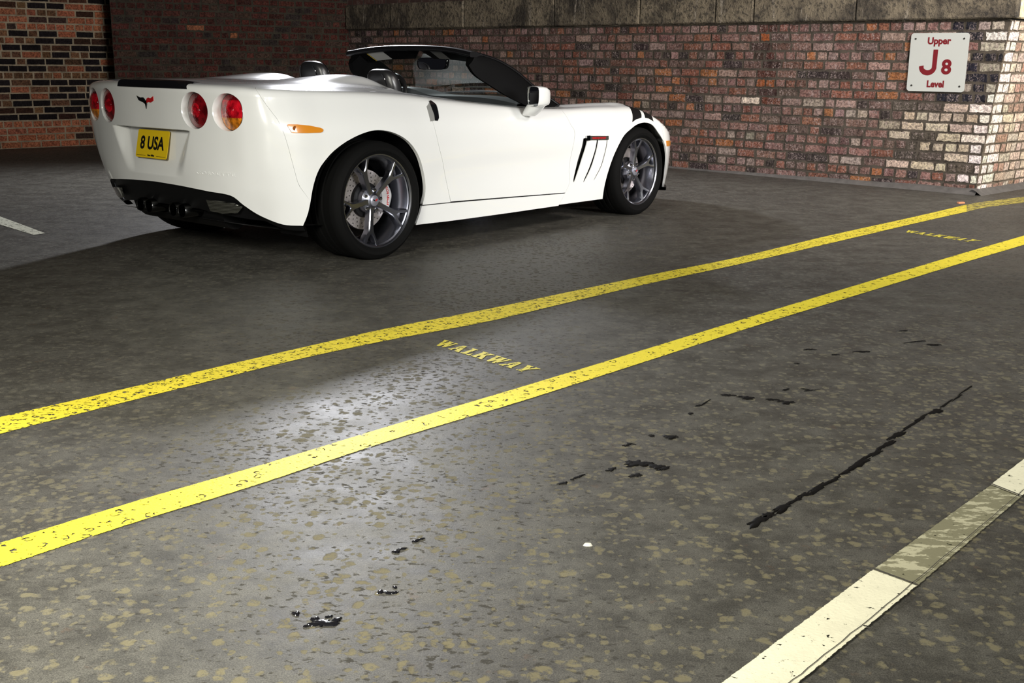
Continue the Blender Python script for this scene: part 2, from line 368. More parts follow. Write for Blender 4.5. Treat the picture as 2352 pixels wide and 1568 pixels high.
def paint_mat(name, col, chip=.5, worn=.0, patch=None):
    m = mat(name, col, .55); k = N(m); vec = k.coord(); uv = k.coord('UV')
    v = k.n('ShaderNodeSeparateXYZ', {0: uv}).outputs[1]
    edge = k.math('ABSOLUTE', k.math('SUBTRACT', v, .5))
    e = k.math('ADD', edge, k.math('MULTIPLY', k.math('SUBTRACT', k.noise(vec, 70, 4, .7), .5), .07))
    a = k.math('SUBTRACT', 1.0, k.step(e, .470, .485))
    warp = k.n('ShaderNodeTexNoise', {'Vector': vec, 'Scale': 30.0}).outputs[1]
    wv = k.n('ShaderNodeVectorMath', {0: vec, 1: k.n('ShaderNodeVectorMath', {0: warp, 3: .03}, operation='SCALE').outputs[0]}, operation='ADD').outputs[0]
    ring = k.vor(wv, 24); rd = ring.outputs['Distance']; rc = k.n('ShaderNodeSeparateColor', {0: ring.outputs['Color']}).outputs[0]
    gate = k.step(k.math('ADD', rc, k.math('MULTIPLY', k.noise(vec, 1.7, 2), .55)), 1.02 - chip*.5, 1.06 - chip*.5)
    rr = k.math('MULTIPLY', k.math('MULTIPLY', k.step(rd, .17, .23), k.math('SUBTRACT', 1.0, k.step(rd, .30, .36))), gate)
    rr = k.math('MULTIPLY', rr, k.math('MULTIPLY', k.step(k.noise(vec, 60, 2), .42, .5), min(1.0, max(0.0, chip*4 - .6))))
    ch = k.step(k.noise(k.mapping(vec, (1, 1.5, 1), (0, 0, .8)), 48, 5, .62), .66 - chip*.09, .69 - chip*.09)
    a = k.math('MULTIPLY', a, k.math('SUBTRACT', 1.0, k.math('MAXIMUM', rr, ch), clamp=True))
    colr = k.mix(k.math('MULTIPLY', k.step(k.noise(vec, 7, 5, .7), .4, .8), .35), col, tuple(c*.62 for c in col))
    colr = k.mix(k.math('MULTIPLY', k.step(k.noise(vec, 90, 3, .8), .60, .72), .5), colr, tuple(c*.4 for c in col))
    if patch: colr = k.mix(k.step(k.noise(k.mapping(vec, (1, 2.2, 1), (0, 0, -.45)), 13, 5, .7), .52, .56), patch, colr)
    if worn: a = k.math('MULTIPLY', a, k.math('SUBTRACT', 1.0, k.math('MULTIPLY', k.step(k.noise(vec, 20, 5, .7), .45, .6), worn)))
    k.link(colr, k.b.inputs['Base Color']); k.link(k.bump(k.noise(vec, 120, 3), .25, .004), k.b.inputs['Normal'])
    k.link(a, k.b.inputs['Alpha'])
    return m
m_yel = paint_mat('yellow_paint', (.80, .67, .035), .50); m_yel1 = paint_mat('chipped_yellow_paint', (.76, .63, .045), .95); m_yel2 = paint_mat('yellow_paint_letters', (.62, .54, .06), .35)
m_yelw = paint_mat('faded_yellow_paint', (.50, .42, .08), .7, .9)
m_cream = paint_mat('cream_paint', (.78, .75, .56), .12); m_wornc = paint_mat('worn_cream_paint', (.46, .44, .30), .10, patch=(.21, .20, .125))
m_wline = paint_mat('white_paint', (.62, .62, .50), .7)
def strip(name, A, Bq, m, z=.0022, sub=8, parent=None, **kw):
    A = np.array(smoothline(A, sub)) if len(A) > 2 else np.array(A); Bq = np.array(smoothline(Bq, sub)) if len(Bq) > 2 else np.array(Bq)
    n = len(A); V = [(*p, z) for p in A] + [(*p, z) for p in Bq]
    F = [(i, n+i, n+i+1, i+1) for i in range(n-1)]
    o = mesh(name, V, F, m, parent, False, **kw); uv = o.data.uv_layers.new(name='UVMap')
    for p in o.data.polygons:
        if p.normal.z < 0: pass
    for l in o.data.loops: i = l.vertex_index; uv.data[l.index].uv = ((i % n)/n, .999 if i >= n else .001)
    if o.data.polygons[0].normal.z < 0: o.data.flip_normals()
    return o
Y1T = [(-1.766,3.285),(-1.63,3.428),(-1.328,3.775),(-1.096,4.055),(-.828,4.369),(-.518,4.724),(-.154,5.073),(.266,5.516),(.763,6.04),(1.351,6.636),(2.104,7.512),(3.04,8.539),(3.749,9.344)]
Y1B = [(-1.669,3.09),(-1.554,3.258),(-1.274,3.612),(-1.052,3.885),(-.796,4.194),(-.494,4.5),(-.112,4.843),(.255,5.256),(.733,5.791),(1.302,6.382),(2.008,7.155),(2.908,8.153),(3.561,8.859)]
Y2T = [(-1.308,2.367),(-1.206,2.472),(-.982,2.728),(-.707,3.017),(-.376,3.386),(.039,3.837),(.571,4.429),(1.15,5.08),(1.908,5.916),(2.708,6.799),(3.473,7.626),(4.426,8.672)]
Y2B = [(-1.238,2.227),(-1.146,2.337),(-.935,2.588),(-.675,2.869),(-.36,3.24),(.038,3.658),(.548,4.229),(1.103,4.857),(1.82,5.631),(2.572,6.444),(3.288,7.204),(4.173,8.157)]
strip('painted_line', Y1T, Y1B, m_yel1, label='yellow painted walkway line nearest the parked car', category='floor marking', group='yellow walkway lines')
strip('painted_line', Y2T, Y2B, m_yel, label='brighter yellow painted walkway line nearer the viewer', category='floor marking', group='yellow walkway lines')
strip('painted_line', [Y1T[-1], (4.05, 9.62), (5.2, 10.5)], [Y1B[-1], (3.95, 9.25), (5.3, 10.25)], m_yelw, z=.0018, label='faded worn yellow paint on floor at foot of brick pier corner', category='floor marking')
strip('painted_line', [(-4.095, 8.548), (-3.033, 7.268)], [(-4.25, 8.43), (-3.082, 7.189)], m_wline, label='short chipped white bay line on floor left of the car tail', category='floor marking')
KL = [(.303,1.78),(.4,1.886),(.824,2.368),(1.316,2.913),(1.503,3.128),(1.943,3.636)]; KR = [(.439,1.769),(.548,1.889),(.899,2.285),(1.363,2.823),(1.601,3.098),(2.037,3.591)]
kb = thing('kerb_line', 'wide cream painted kerb line with worn middle stretch, bottom right corner', 'floor marking', (0, 0, 0))
strip('paint_segment', KL[:3], KR[:3], m_cream, .006, parent=kb)
strip('paint_segment', KL[2:4], KR[2:4], m_wornc, .004, parent=kb, label='worn grey and cream stretch')
strip('paint_segment', KL[3:], KR[3:], m_cream, .006, parent=kb)
m_crack = mat('crack_dark', (.05, .045, .035), .9)
off = lambda L_, R_, t: [(a[0]*(1-t) + b[0]*t, a[1]*(1-t) + b[1]*t) for a, b in zip(L_, R_)]
cr = [(a[0] + random.Random(i).uniform(-.002, .002), a[1]) for i, a in enumerate(smoothline(off(KL, KR, .88), 14))]
strip('joint_crack', cr, [(a[0] + .0018, a[1] - .001) for a in cr], m_crack, .008, sub=1, parent=kb)
for a, b in ((KL[2], KR[2]), (KL[3], KR[3])):
    strip('joint_crack', [a, b], [(a[0] + .003, a[1] + .006), (b[0] + .003, b[1] + .006)], m_crack, .008, sub=1, parent=kb)

# stencilled WALKWAY, letters cut as slab polygons on a 10 x 10 grid
GL = {'W': [[(0,10),(3.6,10),(3.6,9),(3,9),(4,4),(5,8.5),(4.6,9),(4.6,10),(8.4,10),(8.4,9),(8,9),(9,4),(10,9),(9.4,9),(9.4,10),(12,10),(12,9),(11.4,9),(9.3,0),(7.4,0),(6.2,5),(5,0),(3,0),(.7,9),(0,9)]],
 'A': [[(0,0),(3.4,0),(3.4,1),(2.9,1),(3.3,2.6),(6,2.6),(6.4,1),(5.8,1),(5.8,0),(10,0),(10,1),(9.3,1),(6.6,10),(3.8,10),(.9,1),(0,1)]],
 'L': [[(0,0),(8,0),(8,3.4),(7,3.4),(6.2,1.2),(4.2,1.2),(4.2,9),(5.2,9),(5.2,10),(0,10),(0,9),(1.2,9),(1.2,1),(0,1)]],
 'K': [[(0,0),(4.8,0),(4.8,1),(4,1),(4,3.4),(4.9,4.4),(6.5,1),(5.8,1),(5.8,0),(10,0),(10,1),(9.3,1),(6.7,6.3),(8.5,9),(9.6,9),(9.6,10),(5.8,10),(5.8,9),(6.6,9),(4,5.6),(4,9),(4.8,9),(4.8,10),(0,10),(0,9),(1.1,9),(1.1,1),(0,1)]],
 'Y': [[(2.6,0),(7.4,0),(7.4,1),(6.5,1),(6.5,4),(9.2,9),(10,9),(10,10),(6.3,10),(6.3,9),(7,9),(5.5,6),(4.1,9),(4.8,9),(4.8,10),(0,10),(0,9),(.8,9),(3.5,4),(3.5,1),(2.6,1)]]}
HOLE = {'A': [(3.7,4.0),(5.6,4.0),(4.7,7.4)]}
def stencil(name, p0, p1, q0, q1, **kw):      # baseline p0>p1, cap line q0>q1
    word, x = [], 0
    for ch in 'WALKWAY':
        wd = {'W': 12, 'L': 8}.get(ch, 10); word.append((ch, x, wd)); x += wd + 1.1
    tot = x - 1.1; V, F, U = [], [], []
    for ch, x0, wd in word:
        poly = GL[ch][0]; pts = [Vector(p) for p in poly]; ed = [(i, (i+1) % len(poly)) for i in range(len(poly))]
        if ch in HOLE: b = len(pts); pts += [Vector(p) for p in HOLE[ch]]; ed += [(b, b+1), (b+1, b+2), (b+2, b)]
        r = delaunay_2d_cdt(pts, ed, [], 0, 1e-6); P = np.array([tuple(v) for v in r[0]]); T_ = np.array(r[2]); cen = P[T_].mean(1)
        kk = inside(cen, poly)
        if ch in HOLE: kk &= ~inside(cen, HOLE[ch])
        b = len(V)
        for u, v in P:
            s = (x0 + u)/tot; t = v/10; jx = random.Random(u*7 + v + x0).uniform(-.0015, .0015)
            V.append(((p0[0]*(1-s) + p1[0]*s)*(1-t) + (q0[0]*(1-s) + q1[0]*s)*t + jx, (p0[1]*(1-s) + p1[1]*s)*(1-t) + (q0[1]*(1-s) + q1[1]*s)*t, .0021))
        F += [tuple(b + i for i in f) for f in T_[kk]]
    o = mesh(name, V, F, m_yel2, None, False, **kw); uv = o.data.uv_layers.new(name='UVMap')
    for d in uv.data: d.uv = (.5, .5)
    if o.data.polygons[0].normal.z < 0: o.data.flip_normals()
stencil('stencilled_word', (-.317, 4.427), (.048, 4.018), (-.277, 4.509), (.110, 4.072), label='yellow stencilled word WALKWAY between the lines near centre of floor', category='floor marking', group='stencilled WALKWAY words')
stencil('stencilled_word', (2.691, 7.731), (2.982, 7.309), (2.750, 7.818), (3.086, 7.371), label='yellow stencilled word WALKWAY far off near the brick pier', category='floor marking', group='stencilled WALKWAY words')

# oil and tar marks lying on the asphalt
m_tar = mat('tar_stain', (.003, .0025, .002), .62, spec=.15); m_oil = mat('wet_oil', (.008, .008, .010), .08, coat=.6)
def blots(name, items, m, part='spot', hgt=.003, **kw):
    rr = random.Random(len(items)*13 + int(abs(items[0][0])*1000)); one = len(items) == 1
    t_ = None if one else thing(name, kw['label'], kw['category'], (items[0][0], items[0][1], 0), 0, kw.get('group'))
    for x, y, a, b, ang in items:
        n = 30; ph = [rr.uniform(0, 6.28) for _ in range(6)]; ring = []
        for i in range(n):
            t = i*2*math.pi/n; q = 1 + .24*math.sin(2*t+ph[0]) + .18*math.sin(3*t+ph[1]) + .15*math.sin(5*t+ph[2]) + .12*math.sin(8*t+ph[3]) + .09*math.sin(12*t+ph[4])
            u, v = a/2*q*math.cos(t), b/2*q*math.sin(t); c, s = math.cos(ang), math.sin(ang); ring.append((x + c*u - s*v, y + s*u + c*v))
        ox, oy = (0, 0) if one else (items[0][0], items[0][1])
        P = [[(x - ox + (px-x)*f, y - oy + (py-y)*f, z) for px, py in ring] for f, z in ((1, .0006), (.86, hgt*.8), (.5, hgt), (.01, hgt))]
        mb = MB(); mb.grid(P, False, True)
        if one: mb.build(name, m, fix=True, **kw)
        else: mb.build(part, m, t_, fix=True)
W_ = 50*math.pi/180
blots('tar_streak', [(.63,2.656,.10,.034,.9),(.655,2.685,.05,.03,.8),(.707,2.74,.11,.024,.85),(.755,2.795,.06,.016,.85),(.79,2.835,.05,.02,.8),(.84,2.887,.12,.026,.85),(.90,2.95,.06,.016,.9),(.945,3.005,.05,.014,.85),(1.0,3.072,.15,.03,.84),(1.075,3.165,.10,.022,.86),(1.14,3.25,.12,.02,.9),(1.2,3.34,.12,.022,.9),(1.27,3.43,.12,.014,.9),(1.34,3.52,.10,.018,.9),(1.414,3.594,.09,.026,.9),(1.48,3.68,.10,.010,.9),(1.55,3.76,.09,.008,.9),(1.618,3.857,.12,.008,.9)],
      m_tar, part='tar_blot', label='long broken black tar streak running diagonally on the floor at right', category='floor stain')
blots('tar_patch', [(.365,3.06,.075,.05,.6),(.418,3.037,.05,.034,.5),(.392,3.06,.04,.03,.9),(.345,3.068,.03,.03,0),(.349,2.965,.034,.026,.4),(.435,3.022,.055,.014,.8),(.286,3.012,.03,.02,.7),(.272,3.0,.012,.008,0),(.19,2.951,.04,.012,.8),(.143,2.899,.028,.016,.7),(.17,2.927,.012,.008,0)],
      m_tar, label='crusty black tar patch with small drips in middle of the foreground', category='floor stain')
blots('tar_patch', [(.491,3.3,.05,.03,.3),(.434,3.311,.02,.018,0),(.353,3.223,.03,.012,.9),(.362,3.232,.022,.01,-.4),(.345,3.216,.018,.01,.2)], m_tar,
      label='two small black tar dabs just beyond the crusty patch', category='floor stain')
blots('tar_patch', [(.751,3.756,.044,.026,.1),(.812,3.727,.055,.032,0),(.79,3.74,.02,.014,0),(.896,3.709,.042,.022,-.4),(.92,3.69,.03,.012,.3),(.941,3.675,.046,.03,.2),(.658,3.665,.07,.007,1.0),(.628,3.63,.022,.014,.7),(.589,3.541,.018,.018,0)], m_tar,
      label='row of black tar blobs with a thin tail left of the long streak', category='floor stain')
blots('tar_patch', [(1.202,4.413,.045,.02,0),(1.282,4.333,.028,.016,0),(1.405,4.386,.06,.026,.1),(1.096,4.193,.02,.012,0),(.97,3.833,.04,.012,.6),(1.056,3.826,.05,.010,.3),(1.04,3.84,.03,.01,-.3),(1.684,4.564,.09,.016,.4),(1.739,4.515,.07,.02,0),(1.695,4.76,.05,.012,.3)], m_tar,
      label='scattered black tar spots beyond the streak, right of the near yellow line', category='floor stain')
blots('oil_drip', [(-.382,2.097,.05,.032,.2),(-.354,2.112,.022,.016,.6),(-.40,2.115,.018,.014,0),(-.372,2.125,.014,.01,.4),(-.41,2.085,.02,.006,.5)], m_oil, hgt=.0035, group='wet oil drips', label='largest glossy wet oil drip, lowest at left of the foreground', category='floor stain')
blots('oil_drip', [(-.443,2.138,.018,.016,.4)], m_oil, hgt=.003, group='wet oil drips', label='tiny glossy oil drip just left of the largest drip', category='floor stain')
blots('oil_drip', [(-.279,2.240,.016,.016,0),(-.262,2.236,.024,.012,-.2),(-.247,2.238,.014,.010,0),(-.25,2.262,.010,.010,0)], m_oil, hgt=.003, group='wet oil drips', label='elongated glossy oil drip, second up from the largest one', category='floor stain')
blots('oil_drip', [(-.266,2.446,.02,.012,.8),(-.255,2.46,.024,.008,.6),(-.225,2.507,.016,.012,.5),(-.214,2.518,.02,.006,.6)], m_oil, hgt=.004, group='wet oil drips', label='glossy oil drip furthest up, below the near yellow line', category='floor stain')
mb = MB(); mb.box((-.03, -.012, 0), (.03, .012, .012)); o = mb.build('brick_chip', mat('brick_chip', (.62, .25, .12), .8), smooth=False, label='small orange brick chip lying on floor before the pier', category='chip'); o.location = (3.735, 9.431, 0); o.rotation_euler = (0, 0, .3)
mb = MB(); mb.lathe([(.0005, .006), (.008, .005), (.012, 0), (.0005, 0)], 10, axis='z'); o = mb.build('pebble', mat('pebble', (.6, .58, .5), .7), label='pale pebble lying on asphalt in the centre foreground', category='pebble'); o.location = (.186, 2.495, 0); o.scale = (1, .6, 1)

# ------------------------------------------------------------ brickwork, brick by brick
def brick_mat(name, mortar, stain=(.5, .47, .42), stain_amt=.35, dark_amt=.3, rough=.82, rag=1.5, lo=.40):
    m = mat(name, rough=rough, spec=.18); k = N(m); vec = k.coord()
    bc = k.n('ShaderNodeAttribute', attribute_name='Col').outputs[0]
    ed = k.n('ShaderNodeAttribute', attribute_name='edge').outputs[2]
    n1 = k.noise(vec, 46, 6, .75); n2 = k.noise(vec, 9, 4, .65); n3 = k.noise(vec, 130, 3, .7); n4 = k.noise(vec, 24, 3, .6)
    e = k.math('ADD', ed, k.math('MULTIPLY', k.math('SUBTRACT', k.math('MULTIPLY', k.math('ADD', n1, n4), .5), .5), rag*1.6))
    msk = k.step(e, lo, lo + .14)
    col = k.mix(k.step(n1, .36, .64), k.mix(1.0, bc, (1.45, 1.4, 1.35), 'MULTIPLY'), k.mix(1.0, bc, (.36, .33, .33), 'MULTIPLY'))
    col = k.mix(k.math('MULTIPLY', k.step(n3, .54, .66), .45), col, k.mix(1.0, bc, (.25, .24, .24), 'MULTIPLY'))
    mort = k.mix(k.step(n2, .35, .7), mortar, tuple(c*.55 for c in mortar))
    streak = k.noise(k.mapping(vec, (9, 9, 1.6)), 2.2, 6, .72)
    patch = k.math('MULTIPLY', k.step(k.noise(vec, 62, 6, .8), .49, .60), k.step(streak, .40, .60))
    col = k.mix(k.math('MULTIPLY', patch, stain_amt), col, stain)
    col = k.mix(k.math('MULTIPLY', k.step(n2, .56, .72), dark_amt), col, (.025, .021, .020))
    col = k.mix(msk, mort, col)
    k.link(col, k.b.inputs['Base Color'])
    h = k.math('ADD', k.math('MULTIPLY', n1, .7), k.math('MULTIPLY', n3, .4))
    k.link(k.bump(h, .9, .012), k.b.inputs['Normal'])
    return m
def brick_wall(name, o, d, n, length, z0, z1, ch, colf, m, seed, aend=None, headers=(0,), depth=.012, jit=.003, mort=.012, bw=.232, curve=None, a0=0, iv_=.016):
    """o: base point, d: along, n: outward; each brick bevelled, plus the mortar bed behind"""
    rr = random.Random(seed); V, F, Cc, E = [], [], [], []
    def P(a, z, h):
        if curve: return curve(a, z, h)
        return (o[0] + d[0]*a + n[0]*h, o[1] + d[1]*a + n[1]*h, z)
    nc = int(round((z1 - z0)/ch))
    for r in range(nc):
        zb_, zt = z0 + r*ch, z0 + (r+1)*ch; hd = (r in headers) if isinstance(headers, (tuple, list)) else headers(r)
        a = a0 - rr.uniform(0, bw); end = aend((zb_ + zt)/2) if aend else length
        while a < end - .02:
            L_ = (bw - mort)/2 - mort/2 if (hd or rr.random() < .16) else bw - mort
            L_ *= rr.uniform(.95, 1.04); b = min(a + L_, end); aa = max(a, a0)
            if b - aa > .025:
                j = lambda: rr.uniform(-jit, jit)
                e0 = mort/2; q = [(aa + j(), zb_ + e0 + j()), (b + (0 if b >= end else j()), zb_ + e0 + j()), (b + (0 if b >= end else j()), zt - e0 + j()), (aa + j(), zt - e0 + j())]
                dd = depth + rr.uniform(-.004, .004); iv = iv_; bas = len(V)
                qi = [(q[0][0]+iv, q[0][1]+iv), (q[1][0]-iv, q[1][1]+iv), (q[2][0]-iv, q[2][1]-iv), (q[3][0]+iv, q[3][1]-iv)]
                V += [P(x, z, -.004) for x, z in q] + [P(x, z, dd*.8) for x, z in q] + [P(x, z, dd) for x, z in qi]
                fs = [(bas+8, bas+9, bas+10, bas+11)]
                for i in range(4):
                    i2 = (i+1) % 4; fs += [(bas+i, bas+i2, bas+4+i2, bas+4+i), (bas+4+i, bas+4+i2, bas+8+i2, bas+8+i)]
                F += fs; c = colf((aa+b)/2, (zb_+zt)/2, rr, b - aa)
                Cc += [c]*12; E += [0, 0, 0, 0, .30, .30, .30, .30, 1, 1, 1, 1]
            a = b + mort*rr.uniform(.8, 1.3)
    bas = len(V); na, nz = 40, 12            # mortar bed
    for i in range(na+1):
        for jz in range(nz+1):
            z = z0 + (z1-z0)*jz/nz; en = aend(z) if aend else length; V.append(P(a0 + (en-a0)*i/na, z, 0))
    F += [(bas + i*(nz+1)+j_, bas + (i+1)*(nz+1)+j_, bas + (i+1)*(nz+1)+j_+1, bas + i*(nz+1)+j_+1) for i in range(na) for j_ in range(nz)]
    k_ = len(V) - bas; Cc += [(.2, .2, .2)]*k_; E += [0]*k_
    ob = mesh(name, V, F, m, None, False, kind='structure')
    ca = ob.data.color_attributes.new('Col', 'FLOAT_COLOR', 'POINT'); ca.data.foreach_set('color', np.array([(*c, 1) for c in Cc], np.float32).ravel())
    ea = ob.data.attributes.new('edge', 'FLOAT', 'POINT'); ea.data.foreach_set('value', np.array(E, np.float32))
    p0 = ob.data.polygons[-1].normal; nn = Vector((n[0], n[1], 0))
    bm = bmesh.new(); bm.from_mesh(ob.data)
    for f in bm.faces:
        if not curve and f.normal.dot(nn) < -.3: f.normal_flip()
    bm.to_mesh(ob.data); bm.free()
    return ob
def vary(c, rr, a=.18): s = rr.uniform(1-a, 1+a); return tuple(max(0, x*s*rr.uniform(.94, 1.06)) for x in c)
CO = (-2.313, 16.22); D1 = (.7263, -.6874); N1 = (-.6874, -.7263)        # long wall behind the car
def aend(z): return 8.86 + .15*max(0, z)/1.5
def col_right(a, z, rr, L_):
    if 6.52 < a < 6.74 and z > .72: return vary(rr.choice([(.30, .10, .035), (.10, .04, .03), (.16, .06, .04), (.06, .035, .03)]), rr)
    edge = aend(z) - a
    lim = 1.05 if z > .2 else .62
    if edge < .13 and z > .1 and (z < .78 or rr.random() < .25): return vary((.86, .83, .76), rr, .06)
    if 6.48 < a < 6.72 and .68 < z < .76: return vary((.70, .66, .52), rr)
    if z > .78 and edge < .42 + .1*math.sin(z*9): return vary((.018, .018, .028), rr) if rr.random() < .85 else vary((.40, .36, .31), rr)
    if z <= .78 and z > .17 and edge < lim*.78 + rr.uniform(-.1, .1): return vary((.56, .49, .38), rr, .2) if rr.random() < .86 else vary((.10, .085, .07), rr)
    if z > 1.0 and edge < .62 and rr.random() < .5: return vary((.48, .42, .34), rr)
    x = rr.random(); f = min(1, max(0, a/4.5))
    if x < .05: return vary((.36, .15, .065), rr)
    if x < .05 + .20*f: return vary((.22, .095, .066), rr)
    if x < .52: return vary((.23, .135, .118), rr)
    if x < .70: return vary((.145, .098, .085), rr)
    if x < .78: return vary((.045, .035, .035), rr)
    if x < .90: return vary((.30, .21, .19), rr)
    return vary((.34, .29, .24), rr, .25) if z < .75 else vary((.15, .08, .065), rr)
m_br = brick_mat('old_red_brick', (.105, .088, .070), (.55, .44, .41), .70, .38, rag=1.9)
brick_wall('wall_right', CO, D1, N1, 8.9, 0, 1.5, .0882, col_right, m_br, 3, aend, headers=lambda r: r % 3 == 1, jit=.0035, depth=.005, mort=.014)
D2 = (.7216, .6923); N2 = (.6923, -.7216)                                   # return face of the pier
PC = (CO[0] + D1[0]*8.86, CO[1] + D1[1]*8.86)
def ret_curve(a, z, h):
    s = 8.86 + .15*z/1.5; return (CO[0] + D1[0]*s + D2[0]*a + N2[0]*h, CO[1] + D1[1]*s + D2[1]*a + N2[1]*h, z)
def col_ret(a, z, rr, L_):
    x = rr.random()
    if a < .22: return vary((.84, .80, .72), rr, .08)
    return vary((.62, .52, .42), rr, .2) if x < .72 else vary((.38, .25, .19), rr)
m_brp = brick_mat('limewashed_brick', (.22, .18, .135), (.6, .55, .46), .3, .15)
ob = brick_wall('wall_pier', PC, D2, N2, 3.2, 0, 1.5, .0882, col_ret, m_brp, 5, headers=lambda r: r % 2 == 0, curve=ret_curve, jit=.005)
bm = bmesh.new(); bm.from_mesh(ob.data)
for f in bm.faces:
    if f.normal.dot(Vector((N2[0], N2[1], 0))) < -.3: f.normal_flip()
bm.to_mesh(ob.data); bm.free()
MO = (-5.06, 14.66); ml = math.hypot(CO[0]-MO[0], CO[1]-MO[1]); D3 = ((CO[0]-MO[0])/ml, (CO[1]-MO[1])/ml); N3 = (D3[1], -D3[0])
def col_mid(a, z, rr, L_):
    x = rr.random()
    if x < .03: return vary((.26, .10, .05), rr)
    if x < .12: return vary((.03, .022, .02), rr)
    if x < .30: return vary((.060, .036, .028), rr)
    return vary((.070, .022, .017), rr, .35)
m_bm = brick_mat('dark_brick', (.060, .052, .038), (.20, .17, .15), .22, .45)
brick_wall('wall_back', MO, D3, N3, ml, 0, 5.1, .085, col_mid, m_bm, 9, headers=lambda r: r % 2 == 0, jit=.0035, depth=.005, mort=.014)
LO = (-12.0, 8.80); D4 = (.7405, .6720); N4 = (.6720, -.7405); ll = (-5.0 + 12.0)/D4[0]
def col_left(a, z, rr, L_):
    red = (z < .36) or (1.42 < z < 1.60); x = rr.random()
    if red: return vary((.40, .145, .080), rr, .15) if x < .8 else vary((.05, .03, .025), rr)
    if L_ < .13 and x < .7: return vary((.16, .085, .045), rr, .35)
    if x < .52: return vary((.010, .0075, .009), rr, .4)
    if x < .72: return vary((.055, .025, .016), rr, .4)
    if x < .86: return vary((.12, .06, .036), rr, .3)
    return vary((.34, .12, .065), rr)
m_bl = brick_mat('blue_and_red_brick', (.40, .33, .23), (.30, .22, .17), .06, .06, rag=.7)
brick_wall('wall_left', LO, D4, N4, ll, 0, 5.01, .0835, col_left, m_bl, 11, headers=lambda r: r in (10, 17, 3, 24), jit=.0015, mort=.014, depth=.004, bw=.238, a0=4.0, iv_=.008)

# stone impost course above the long wall, vault over it
m_stone = mat('soot_stained_stone', rough=.85); k = N(m_stone); vec = k.coord()
n1 = k.noise(vec, 2.2, 6, .7, .4); n2 = k.noise(k.mapping(vec, (6, 6, .9)), 1.4, 5, .7); n3 = k.noise(vec, 26, 4, .7)
c = k.mix(k.step(n1, .36, .62), (.050, .041, .031), (.235, .195, .135))
c = k.mix(k.math('MULTIPLY', k.step(n2, .58, .68), .75), c, (.42, .37, .30))
c = k.mix(k.math('MULTIPLY', k.step(n3, .50, .62), .7), c, (.022, .020, .018))
k.link(c, k.b.inputs['Base Color']); k.link(k.bump(k.math('ADD', n3, n1), .8, .03), k.b.inputs['Normal'])
m_stonep = mat('pale_stone', rough=.85); k = N(m_stonep); vec = k.coord()
k.link(k.mix(k.step(k.noise(vec, 14, 5, .7), .4, .7), (.55, .47, .30), (.80, .74, .56)), k.b.inputs['Base Color']); k.link(k.bump(k.noise(vec, 22, 4), .7, .02), k.b.inputs['Normal'])
mb = MB(); a = 0; js = [0, .95, 2.35, 3.85, 5.08, 6.05, 6.5, 7.6, 9.02 + .06]
def wl(o_, d_, n_, a_, h_, z_): return (o_[0] + d_[0]*a_ + n_[0]*h_, o_[1] + d_[1]*a_ + n_[1]*h_, z_)
def stone(mb, o_, d_, n_, a0, a1, z0, z1, pj, mi=0):
    e = .012; rings = []
    for s_, h_ in ((0, -.05), (0, pj-e), (e, pj)):
        rings.append([wl(o_, d_, n_, a0+.004+s_, h_, z0+s_), wl(o_, d_, n_, a1-.004-s_, h_, z0+s_), wl(o_, d_, n_, a1-.004-s_, h_, z1-s_), wl(o_, d_, n_, a0+.004+s_, h_, z1-s_)])
    b = len(mb.V); mb.grid(rings, False, True, mi); mb.add(rings[2], [(0, 1, 2, 3)], mi)
for i in range(len(js)-1): stone(mb, CO, D1, N1, js[i], js[i+1], 1.512, 1.83 + .004*(i % 3), .055 + .006*(i % 2))
stone(mb, CO, D1, N1, 0, 9.0, 1.485, 1.53, -.012)
mb.build('trim_1', m_stone, smooth=False, kind='structure')
mb = MB(); PT = (CO[0] + D1[0]*9.02, CO[1] + D1[1]*9.02)
for i, (a0_, a1_) in enumerate(((.0, .8), (.8, 1.7), (1.7, 3.2))): stone(mb, PT, D2, N2, a0_, a1_, 1.512, 1.83, .06)
mb.build('trim_2', m_stonep, smooth=False, kind='structure')
# shadow joint under the stone
# vault springing from the impost (barrel, seen only at the top edge but lit and reflected)
m_vault = mat('vault_brick', rough=.9); k = N(m_vault); uv = k.coord('UV')
br = k.n('ShaderNodeTexBrick', {'Vector': uv, 'Scale': 1.0, 'Mortar Size': .008, 'Brick Width': .235, 'Row Height': .086, 'Color1': (.11, .048, .038, 1), 'Color2': (.05, .034, .03, 1), 'Mortar': (.08, .07, .06, 1)})
nz_ = k.noise(k.coord(), 12, 5, .7); k.link(k.mix(k.math('MULTIPLY', k.step(nz_, .5, .65), .5), br.outputs[0], (.26, .21, .18)), k.b.inputs['Base Color'])
k.link(k.bump(k.math('ADD', br.outputs[1], nz_), -.5, .01), k.b.inputs['Normal'])
V, F, UV = [], [], []; RA = 5.2; na = 24; aa = np.linspace(0, R(100), na)
for a_ in (-.1, 9.02):
    for t in aa: hh = RA - RA*math.cos(t); V.append(wl(CO, D1, N1, a_, hh + .01, 1.83 + RA*.86*math.sin(t))); UV.append((a_, RA*t))
F = [(i, na+i, na+i+1, i+1) for i in range(na-1)]
ob = mesh('ceiling', V, F, m_vault, None, True, kind='structure'); uvl = ob.data.uv_layers.new(name='UVMap')
for l in ob.data.loops: uvl.data[l.index].uv = UV[l.vertex_index]
# pier above the impost on the return side
mb = MB(); V = [wl(PT, D2, N2, 0, 0, 1.83), wl(PT, D2, N2, 3.2, 0, 1.83), wl(PT, D2, N2, 3.2, 0, 3.6), wl(PT, D2, N2, 0, 0, 3.6)]; mb.add(V, [(0, 1, 2, 3)])
ob = mb.build('wall_pier_upper', m_vault, smooth=False, fix=False, kind='structure')
